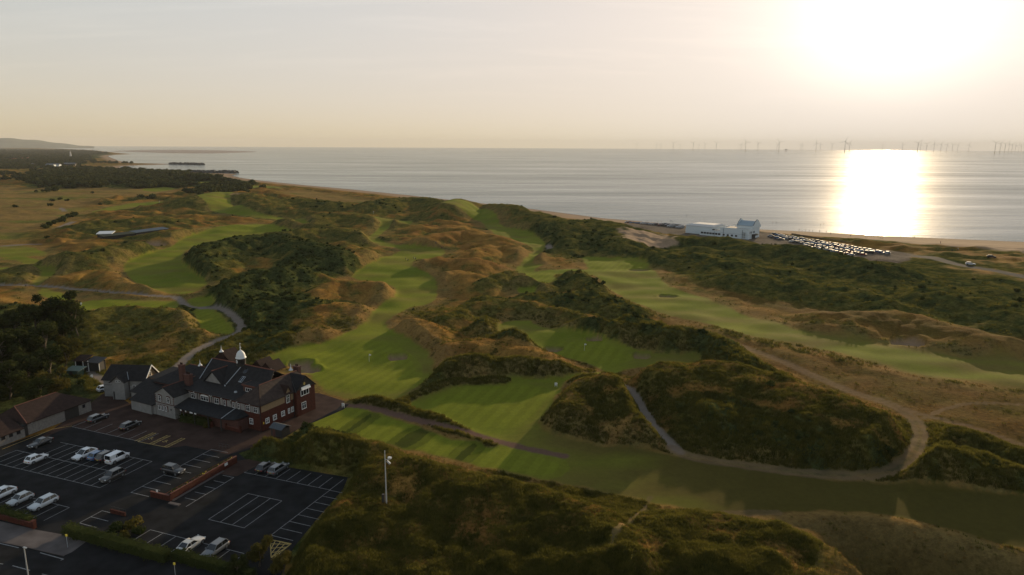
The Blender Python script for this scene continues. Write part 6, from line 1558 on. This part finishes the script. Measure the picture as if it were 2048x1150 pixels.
left_trees = [(140, 640, 1.25, 'tall dark tree at the right end of the wood, crown against the green'), (108, 640, 1.15, 'dark tree just left of the tallest crown in the wood'), (72, 652, 1.1, 'broad dark tree in the upper row of the wood'), (30, 664, 1.1, 'dark tree near the photo edge in the upper row of the wood'), (-6, 672, 1.1, 'dark tree cut by the photo edge at the top of the wood'),
              (120, 676, 1.0, 'rounded tree below the tallest crown, yellowish on top'), (88, 690, 1.15, 'full rounded tree in the middle of the wood with paler leaves'), (45, 700, 1.15, 'greenish tree left of the rounded one in mid wood'), (5, 712, 1.15, 'dark tree at the photo edge halfway down the wood'),
              (128, 716, .9, 'tree with sunlit tips above the timber shelter'), (98, 738, 1.05, 'dark tree left of the green hut'), (55, 742, 1.1, 'very dark tree behind the garage roof ridge'), (14, 762, 1.1, 'very dark tree at the photo edge above the garages'), (112, 768, .8, 'low bushy tree beside the green hut'), (80, 786, .8, 'low dark tree overhanging the garage roof'), (-30, 700, 1.2, 'dark tree beyond the photo edge in the wood'), (-25, 760, 1.2, 'dark tree beyond the photo edge behind the garages'), (145, 662, .8, 'small tree under the bent trunk'), (135, 700, .8, 'small sunlit tree between the wood and the shelter')]
for k, (a, c, s, lb) in enumerate(left_trees): tree(a, c, 5.5 * s, s * 1.45, k, lb, 'trees of the dark wood behind the garages', sz=s * 1.12, mat=M_tree2 if k in (9, 13, 18) else None)
# slender bent tree
x, y, z = hit(158, 681); o = empty("bent_tree", (x, y, z), 0, 'slender leaning tree with a bare bent trunk in front of the green', 'tree')
P1(o, "trunk", M_bark, lambda b: (b.tube([(0, 0, 0), (-.5, 0, 2.0), (-.9, 0, 4.2), (-.3, 0, 6.4), (.4, 0, 8.2), (0, 0, 10)], [.22, .2, .17, .14, .1, .05], 7), b.tube([(-.3, 0, 6.4), (1.2, 0, 6.9), (1.9, 0, 6.7)], [.08, .05, .03], 5)))
b = MB(); r = random.Random(9)
for k in range(420):
    c = r.choice([(.2, 9.6, 1.3), (1.0, 8.5, 1.0), (-.8, 9.0, 1.1), (1.1, 7.2, .7)]); p = Vector((c[0] + r.gauss(0, .5) * c[2], r.gauss(0, .7), c[1] + r.gauss(0, .45) * c[2])); d = Vector((r.gauss(0, 1), r.gauss(0, 1), r.gauss(0, 1))).normalized(); a = d.orthogonal().normalized(); e_ = d.cross(a); s = .2
    b.add([p - a * s, p + e_ * s * .6, p + a * s, p - e_ * s * .6], [(0, 1, 2, 3)])
b.build("crown", M_tree, o)
tree(522, 1112, 2.2, .62, 1, 'leafy young tree at the corner of the car park by the hatched bay', ground_z=0, mat=M_tree2)
tree(572, 1138, 2.0, .55, 2, 'low spreading tree at the bottom of the car park bank', ground_z=0, mat=M_tree2)
tree(480, 1140, 1.8, .48, 3, 'dark low tree behind the parked grey car by the road', ground_z=0)
BT = [bush(300 + k, 260, .13) for k in range(3)]; BM = [b.mesh("shrub", M_gorse) for b in BT]; BM2 = [b.mesh("shrub", M_tree2) for b in BT]
def shrub(px, py, s, label, k=0, mats=BM, z=None, name="shrub", sx=1.0, cat='shrub', group=None):
    x, y, zz = (*G(px, py, z), z) if z is not None else hit(px, py)
    o = bpy.data.objects.new(name, mats[k % 3]); link(o); o.location = (x, y, zz); o.rotation_euler = (0, 0, random.uniform(0, 6)); o.scale = (s * sx, s, s); return tag(o, label, cat, group)
shrub(268, 1062, 1.9, 'large round golden shrub in the entrance bed', 0, BM2, 0)
shrub(248, 1066, 1.5, 'green shrub left of the golden one in the entrance bed', 1, BM, 0)
shrub(226, 1072, 1.3, 'low green shrub sloping to the hedge in the entrance bed', 2, BM, 0)
shrub(284, 1074, 1.3, 'dark shrub at the right tip of the entrance bed', 0, BM, 0)
shrub(262, 1082, 1.4, 'bright green mound shrub beside the long hedge', 1, BM2, 0)
shrub(388, 852, 1.2, 'dark shrub at the left end of the porch', 1, BM, 0)
shrub(414, 860, 1.3, 'olive shrub at the middle of the porch front', 2, BM2, 0)
shrub(1539, 765, 1.6, 'lone dark bush on the crest of the big right mound', 1)
shrub(1790, 902, 1.7, 'green bush at the right foot of the big mound by the track', 2)
shrub(1775, 890, 1.3, 'smaller dark bush above the green one at the foot of the big mound', 0)
for k, (a, c, s) in enumerate([(104, 412, 3.6), (118, 409, 3.2), (132, 411, 2.6), (100, 421, 3.5), (182, 395, 3), (28, 425, 3.0), (200, 418, 2.4), (2036, 592, 2.2)]):
    shrub(a, c, s, ['dark bush, biggest of the knot on the far dry plain', 'dark bush at the top of the knot on the dry plain', 'small dark bush right of the knot on the plain', 'dark bush below the knot on the dry plain', 'lone dark bush nearer the far wood', 'lone bush at the left side of the dry plain', 'small bush beside the far green', 'round bush on the far right slope'][k], k)
# gorse hedge bits by the far path
for k in range(7): shrub(92 + k * 9.5, 466 - k * 4.4, 4.2 - .2 * (k % 3), f"dark gorse bush, {ORD[k]} from the left in the line beside the far gravel path", k, group='gorse bushes beside the far path')

# ------------------------------------------------------------------ small things
def pole(o):
    P1(o, "post", M_steel, lambda b: b.tube([(0, 0, -.3), (0, 0, PH)], [.13, .07], 8)); P1(o, "cabinet", M_dark, lambda b: b.box(-.75, -.3, -.2, .2, 0, 1.5))
    P1(o, "bracket", M_steel, lambda b: b.tube([(0, 0, PH - 1.6), (.9, 0, PH - 1.3)], .05, 6)); P1(o, "floodlight", M_white, lambda b: b.box(.6, 1.15, -.2, .2, PH - 1.2, PH - .95)); P1(o, "camera_box", M_lead, lambda b: b.obox((.65, 0, PH - 1.9), (.8, 0, -.6), (0, 1, 0), (.6, 0, .8), .35, .13, .13))
x, y, z = hit(777.5, 1009); PH = (lambda X, Y, Z: CAM_H + Z * math.hypot(x, y) / math.hypot(X, Y))(*ray(771, 904)) - z
o = empty("camera_pole", (x, y, z), -GA, 'tall grey pole with a floodlight and camera on the slope of the near mound', 'pole'); pole(o)
x, y = G(67, 1190, 0); PH2 = (lambda X, Y, Z: CAM_H + Z * math.hypot(x, y) / math.hypot(X, Y))(*ray(57, 1104))
o = empty("street_lamp", (x, y, 0), -GA, 'pale street lamp column rising at the bottom left edge beside the road', 'street lamp')
P1(o, "column", M_steel, lambda b: b.tube([(0, 0, 0), (0, 0, 1.4), (0, 0, PH2)], [.12, .1, .07], 8)); P1(o, "lamp_head", M_lead, lambda b: b.box(-.12, .5, -.1, .1, PH2 - .05, PH2 + .08)); P1(o, "yellow_band", M_ridge, lambda b: b.tube([(0, 0, 1.2), (0, 0, 2.0)], .125, 8))
for a, c, lb in [(141, 1104, 'thin post with a yellow top on the footway by the hedge end'), (357, 1160, 'thin post with a yellow top in front of the hedge at the bottom edge')]:
    x, y = G(a, c, 0); o = empty("marker_post", (x, y, 0), 0, lb, 'post'); P1(o, "post", M_lead, lambda b: b.tube([(0, 0, 0), (0, 0, 2.0)], .04, 6)); P1(o, "marker_plate", simple("hydrant_yellow", (.6, .5, .05), .5, var=0), lambda b: b.box(-.14, .14, -.05, .05, 1.9, 2.25))
# timber shelter, green hut and bench behind the cottage
o = F(178, 752, -12, "timber_shelter", 'dark open timber shelter with rusty roof and white corner posts by the wood', 'shelter')
P1(o, "wall", M_dark, lambda b: (b.box(-3.8, 3.6, 2.4, 2.5, 0, 3.2), b.box(.4, 3.5, .1, 2.4, 0, 2.6), b.box(-1.1, .2, .1, .2, 0, 2.3), b.box(-3.9, -3.8, 0, 2.5, 0, 3.0)))
roof(o, [[(-4.3, -.6, 3.0), (-.3, -.6, 3.2), (-.3, 3.0, 4.0), (-4.3, 3.0, 3.8)]], M_tile, .12); roof(o, [[(-.25, -.4, 2.9), (3.9, -.4, 2.7), (3.9, 3.0, 3.4), (-.25, 3.0, 3.6)]], M_dark, .12)
for x_, h_ in ((-3.6, 2.9), (-1.3, 2.9), (.3, 3.1), (3.6, 2.7)): P1(o, "corner_post", M_white, lambda b: b.box(x_ - .08, x_ + .08, -.08, .08, 0, h_))
P1(o, "kick_rail", M_white, lambda b: b.box(-3.2, .2, -.15, -.05, 0, .12))
o = F(148, 765, -12, "green_hut", 'small dark green hut with flat roof beside the timber shelter', 'hut')
P1(o, "wall", simple("hut_green", (.03, .07, .05), .7, var=.15), lambda b: b.box(-1.6, 1.6, 0, 2.2, 0, 2.1)); roof(o, [[(-2.0, -.4, 2.15), (2.4, -.4, 2.15), (2.4, 2.6, 2.6), (-2.0, 2.6, 2.6)]], simple("hut_roof", (.06, .10, .085), .6, var=.15), .1); P1(o, "door", M_black, lambda b: b.box(-.9, 0, -.05, -.003, 0, 1.8))
o = F(185, 764, 10, "garden_bench", 'pale bench standing on the dry grass behind the cottage', 'bench')
P1(o, "seat", M_white, lambda b: b.box(-.5, .5, -.2, .2, .4, .46)); P1(o, "backrest", M_white, lambda b: b.box(-.5, .5, .16, .21, .5, .9))
for x_ in (-.42, .42): P1(o, "leg", M_white, lambda b: b.box(x_ - .04, x_ + .04, -.18, .18, 0, .4))
# driving range bay and long shed
def longshed(name, p0, p1, w, h, roofm, wallm, label, cat, z=0):
    a = Vector(G(*p0, z)); b_ = Vector(G(*p1, z)); d = b_ - a; L_ = d.length; zz = min(gz(*a), gz(*b_))
    zz = max(gz(*a), gz(*b_)) - .5
    o = empty(name, (a.x, a.y, zz), math.atan2(d.y, d.x), label, cat)
    P1(o, "wall", wallm, lambda b: b.box(0, L_, 0, w, -3, h)); roof(o, [[(-.5, -.8, h), (L_ + .5, -.8, h), (L_ + .5, w + .5, h + .9), (-.5, w + .5, h + .9)]], roofm, .25); return o
longshed("range_bay", (193, 477), (222, 476), 7, 3.0, M_white, M_black, 'dark driving range bay with a bright white roof', 'building', 4)
longshed("long_shed", (205, 479), (268, 472), 5, 2.2, simple("greenish_roof", (.06, .066, .05), .9, spec=.03), M_dark, 'long low shed with greenish roof right of the white roofed bay', 'shed', 4)
longshed("long_shed", (270, 471), (334, 462), 5, 2.3, simple("blue_grey_roof", (.09, .115, .14), .9, spec=.03), M_dark, 'long low shed with blue-grey roof beyond the greenish one', 'shed', 4)
# golf course fittings
def flag(px, py, lb, z=None):
    x, y, zz = hit(px, py); o = empty("flagstick", (x, y, zz), 0, lb, 'flag'); P1(o, "stick", M_white, lambda b: b.tube([(0, 0, 0), (0, 0, 2.3)], .035, 5)); P1(o, "flag", M_white, lambda b: b.add([(0, 0, 2.3), (.6, .1, 2.15), (.55, .05, 1.8), (0, 0, 1.85), (0, .03, 2.3), (.6, .13, 2.15), (.55, .08, 1.8), (0, .03, 1.85)], [(0, 1, 2, 3), (7, 6, 5, 4), (0, 4, 5, 1), (1, 5, 6, 2), (2, 6, 7, 3), (3, 7, 4, 0)]))
flag(740, 726, 'white flag on the large green beyond the clubhouse'); flag(1170, 700, 'white flag on the sunken green among the mounds'); flag(317, 414, 'white flag on the far green on the left'); flag(745, 431, 'white flag on the distant green below the coastal hill')
def teebox(px, py, lb):
    x, y, zz = hit(px, py); o = empty("tee_sign", (x, y, zz), -GA, lb, 'sign'); P1(o, "board", M_white, lambda b: b.box(-.35, .35, -.08, .08, .45, 1.15)); 
    for x_ in (-.28, .28): P1(o, "leg", M_white, lambda b: b.box(x_ - .04, x_ + .04, -.05, .05, -.1, .45))
teebox(689, 819, 'small white tee sign where the brown path leaves the clubhouse'); teebox(1114, 773, 'small white tee sign at the back of the practice green'); teebox(163, 620, 'tiny white marker at the edge of the left green')
shrub(385, 628, 1.2, 'small dark bush beside the path fork by the left tee', 0)

# people
def person_mesh():
    V = [(0, 0, .95), (0, 0, 1.15), (0, 0, 1.42), (0, .02, 1.52), (0, .01, 1.66), (.1, 0, .90), (.11, .03, .48), (.11, 0, .05), (.12, -.14, .03), (-.1, 0, .90), (-.12, -.05, .48), (-.13, .04, .05), (-.14, -.10, .03), (.19, 0, 1.40), (.25, .02, 1.12), (.24, -.12, .90), (-.19, 0, 1.40), (-.26, .02, 1.13), (-.25, -.10, .90)]
    E_ = [(0, 1), (1, 2), (2, 3), (3, 4), (0, 5), (5, 6), (6, 7), (7, 8), (0, 9), (9, 10), (10, 11), (11, 12), (2, 13), (13, 14), (14, 15), (2, 16), (16, 17), (17, 18)]
    Rd = [.15, .14, .15, .06, .105, .09, .065, .045, .04, .09, .065, .045, .04, .065, .045, .035, .065, .045, .035]
    me = bpy.data.meshes.new("person"); me.from_pydata(V, E_, []); o = bpy.data.objects.new("tmp", me); link(o)
    md = o.modifiers.new("s", 'SKIN'); 
    for i, sv in enumerate(me.skin_vertices[0].data): sv.radius = (Rd[i], Rd[i] * .85); sv.use_root = (i == 0)
    o.modifiers.new("b", 'SUBSURF').levels = 1
    out = bpy.data.meshes.new_from_object(o.evaluated_get(bpy.context.evaluated_depsgraph_get())); bpy.data.objects.remove(o)
    out.materials.clear()
    for m in (simple("trousers", (.03, .03, .035), .9, var=0), simple("shirt", (.05, .06, .09), .9, var=0), simple("skin", (.35, .2, .13), .6, var=0), simple("hair", (.04, .025, .015), .8, var=0)): out.materials.append(m)
    for p in out.polygons:
        z = p.center.z; p.material_index = 0 if z < .95 else 1 if z < 1.47 else (3 if (z > 1.64 or (p.center.y > .03 and z > 1.56)) else 2); p.use_smooth = True
    return out
PM = person_mesh()
PM2 = PM.copy(); PM2.materials[1] = simple("pale_shirt", (.5, .48, .44), .9, var=0); PM3 = PM.copy(); PM3.materials[1] = simple("red_shirt", (.3, .05, .04), .9, var=0)
def person(px, py, lb, k=0, group=None, zsea=None):
    if zsea is not None: x, y = G(px, py, zsea); z = zsea
    else: x, y, z = hit(px, py)
    o = bpy.data.objects.new("person", (PM, PM2, PM3)[k % 3]); link(o); o.location = (x, y, z); o.rotation_euler = (0, 0, random.uniform(0, 6.28)); return tag(o, lb, 'person', group)
person(811, 523, 'golfer in dark clothes standing on the central fairway, left one of the pair', 0)
person(827, 520, 'golfer in dark clothes standing on the central fairway, right one of the pair', 0)
person(871, 490, 'lone golfer on the dunes above the central fairway', 0); person(883, 499, 'golfer in red below the lone golfer on the dunes', 2)
def trolley(px, py, lb):
    x, y, z = hit(px, py); o = empty("golf_trolley", (x, y, z), 0, lb, 'golf trolley'); P1(o, "bag", M_black, lambda b: b.tube([(0, 0, .2), (.25, 0, 1.1)], [.16, .18], 8)); P1(o, "handle", M_steel, lambda b: b.tube([(0, 0, .2), (-.5, 0, 1.0)], .03, 5))
    for s_ in (-.25, .25): P1(o, "wheel", M_tyre, lambda b: b.tube([(0, s_ - .03, .15), (0, s_ + .03, .15)], .15, 8))
trolley(815, 524, 'black golf trolley beside the left golfer of the pair'); trolley(830, 521, 'black golf trolley beside the right golfer of the pair')
BP = [(1293, 441), (1314, 441.5), (1321, 442), (1340, 440), (1344, 440), (1448, 448), (1456, 449), (1462, 449.5), (1470, 450), (1597, 455), (1603, 456), (1610, 456), (1617, 457), (1624, 457), (1651, 459), (1638, 458), (1760, 470), (1764, 470.5), (1800, 465), (1828, 467), (1825, 466.5), (1903, 494), (1915, 492), (1660, 462), (1700, 466), (1730, 468), (1880, 478)]
WHERE = ['sand by the shore cars', 'sand by the shore cars', 'sand by the shore cars', 'water edge left of the white building', 'water edge left of the white building'] + ['sand behind the white building'] * 4 + ['sand beyond the parked cars'] * 7 + ['sand below the sun glitter'] * 2 + ['water edge in the sun glitter'] + ['water edge right of the glitter'] * 2 + ['dune edge at the far right'] * 2 + ['open sand between cars and sea'] * 3 + ['open sand at the right']
for k, (a, c) in enumerate(BP): person(a, c, f"{['dark', 'pale topped', 'red topped'][k % 3]} figure, {ORD[k]} beachgoer from the left, {WHERE[k]}", k, 'people out on the beach')
for k, (a, c) in enumerate([(1372, 428), (1408, 433), (1544, 441), (1551, 441), (1640, 444), (1646, 443)]):
    person(a, c, ['lone wader in the shallows furthest left', 'wader in the shallows before the white building', 'left one of two paddlers beyond the curved gable', 'right one of two paddlers beyond the curved gable', 'left one of two waders beyond the parked cars', 'right one of two waders beyond the parked cars'][k], k, zsea=SEA_Z - .5)

# far shore: lighthouse, houses, breakwaters
x, y, z = hit(139, 323.5); o = empty("lighthouse", (x, y, z), 0, 'pale tapering lighthouse standing on the far point', 'lighthouse')
P1(o, "tower", simple("lighthouse_white", (.55, .52, .48), .8, var=.05), lambda b: b.lathe([(5.2, -1), (3.6, 12), (2.4, 25), (2.4, 26), (0, 26)], (0, 0), 14)); P1(o, "gallery", M_dark, lambda b: b.lathe([(3.0, 26), (3.0, 27), (0, 27)], (0, 0), 12)); P1(o, "lantern", M_lead, lambda b: b.lathe([(1.6, 27), (1.6, 30), (.3, 32), (0, 32.5)], (0, 0), 10))
def house(px, py, w, d, h, wm, rm, lb, rz=0, nm="house"):
    x, y, z = hit(px, py); o = empty(nm, (x, y, z), rz, lb, 'house' if nm == 'house' else 'building')
    P1(o, "wall", wm, lambda b: b.box(-w / 2, w / 2, 0, d, -2, h)); roof(o, [[(-w / 2 - .4, -.5, h), (w / 2 + .4, -.5, h), (w / 2 + .4, d / 2, h + d * .3), (-w / 2 - .4, d / 2, h + d * .3)], [(-w / 2 - .4, d + .5, h), (-w / 2 - .4, d / 2, h + d * .3), (w / 2 + .4, d / 2, h + d * .3), (w / 2 + .4, d + .5, h)]], rm, .3)
    for k in range(max(2, int(w / 5))):
        xx = -w / 2 + (k + .5) * w / max(2, int(w / 5)); window(o, 'f', xx - .9, xx + .9, h * .55, h * .55 + 1.6, 1, 1, 0, .15)
M_flat = simple('flat_grey_roof', (.16, .165, .17), .9, spec=.05)
M_orange = simple("orange_lit_wall", (.36, .15, .07), .8, var=.1)  # orange light of the low sun painted into the house walls
for k, (a, c, w) in enumerate([(19, 331, 11), (25, 330.4, 8), (33, 329.6, 10), (40, 329, 9), (52, 327.6, 8)]): house(a, c, w, 9, 6.5, M_orange, M_tile, f"{ORD[k]} orange-lit house from the left on the far wooded flat", .1 * k)
house(97, 342.5, 22, 12, 5, M_bw, M_flat, 'long white flat building before the far shore', .05, "low_building"); house(111, 341.6, 14, 12, 4.4, M_bw, M_flat, 'smaller white building right of the long white one', .05, "low_building"); house(136, 340, 34, 12, 4.5, M_dark, M_flat, 'long grey roofed shed near the lighthouse', .05, "low_building"); house(63, 341.5, 10, 8, 5, M_white, M_lead, 'small pale house alone left of the white buildings', -.2)
def breakwater(p0, p1, lb, n=60):
    a = Vector(G(*p0, SEA_Z)); b_ = Vector(G(*p1, SEA_Z)); r = random.Random(int(p0[0])); b = MB()
    for k in range(n * 3):
        t = r.random(); p = a.lerp(b_, t); s = r.uniform(2.5, 4.5) * (p.length / 1500) ** .3
        c = Vector((p.x + r.gauss(0, 3), p.y + r.gauss(0, 7), SEA_Z + r.uniform(-.5, 1.6))); q = [Vector((r.uniform(-1, 1), r.uniform(-1, 1), r.uniform(-1, 1))).normalized() for _ in range(2)]
        ax = q[0]; ay = ax.orthogonal().normalized(); az = ax.cross(ay); b.obox(c, ax, ay, az, s, s * .7, s * .6)
    o = b.build("breakwater", simple("sea_rock", (.05, .045, .04), .9)); tag(o, lb, 'breakwater'); 
breakwater((338, 335.4), (403, 335.8), 'dark rock breakwater, the further of the two in the bay'); breakwater((378, 351.4), (471, 351.2), 'dark rock breakwater, the nearer of the two in the bay')
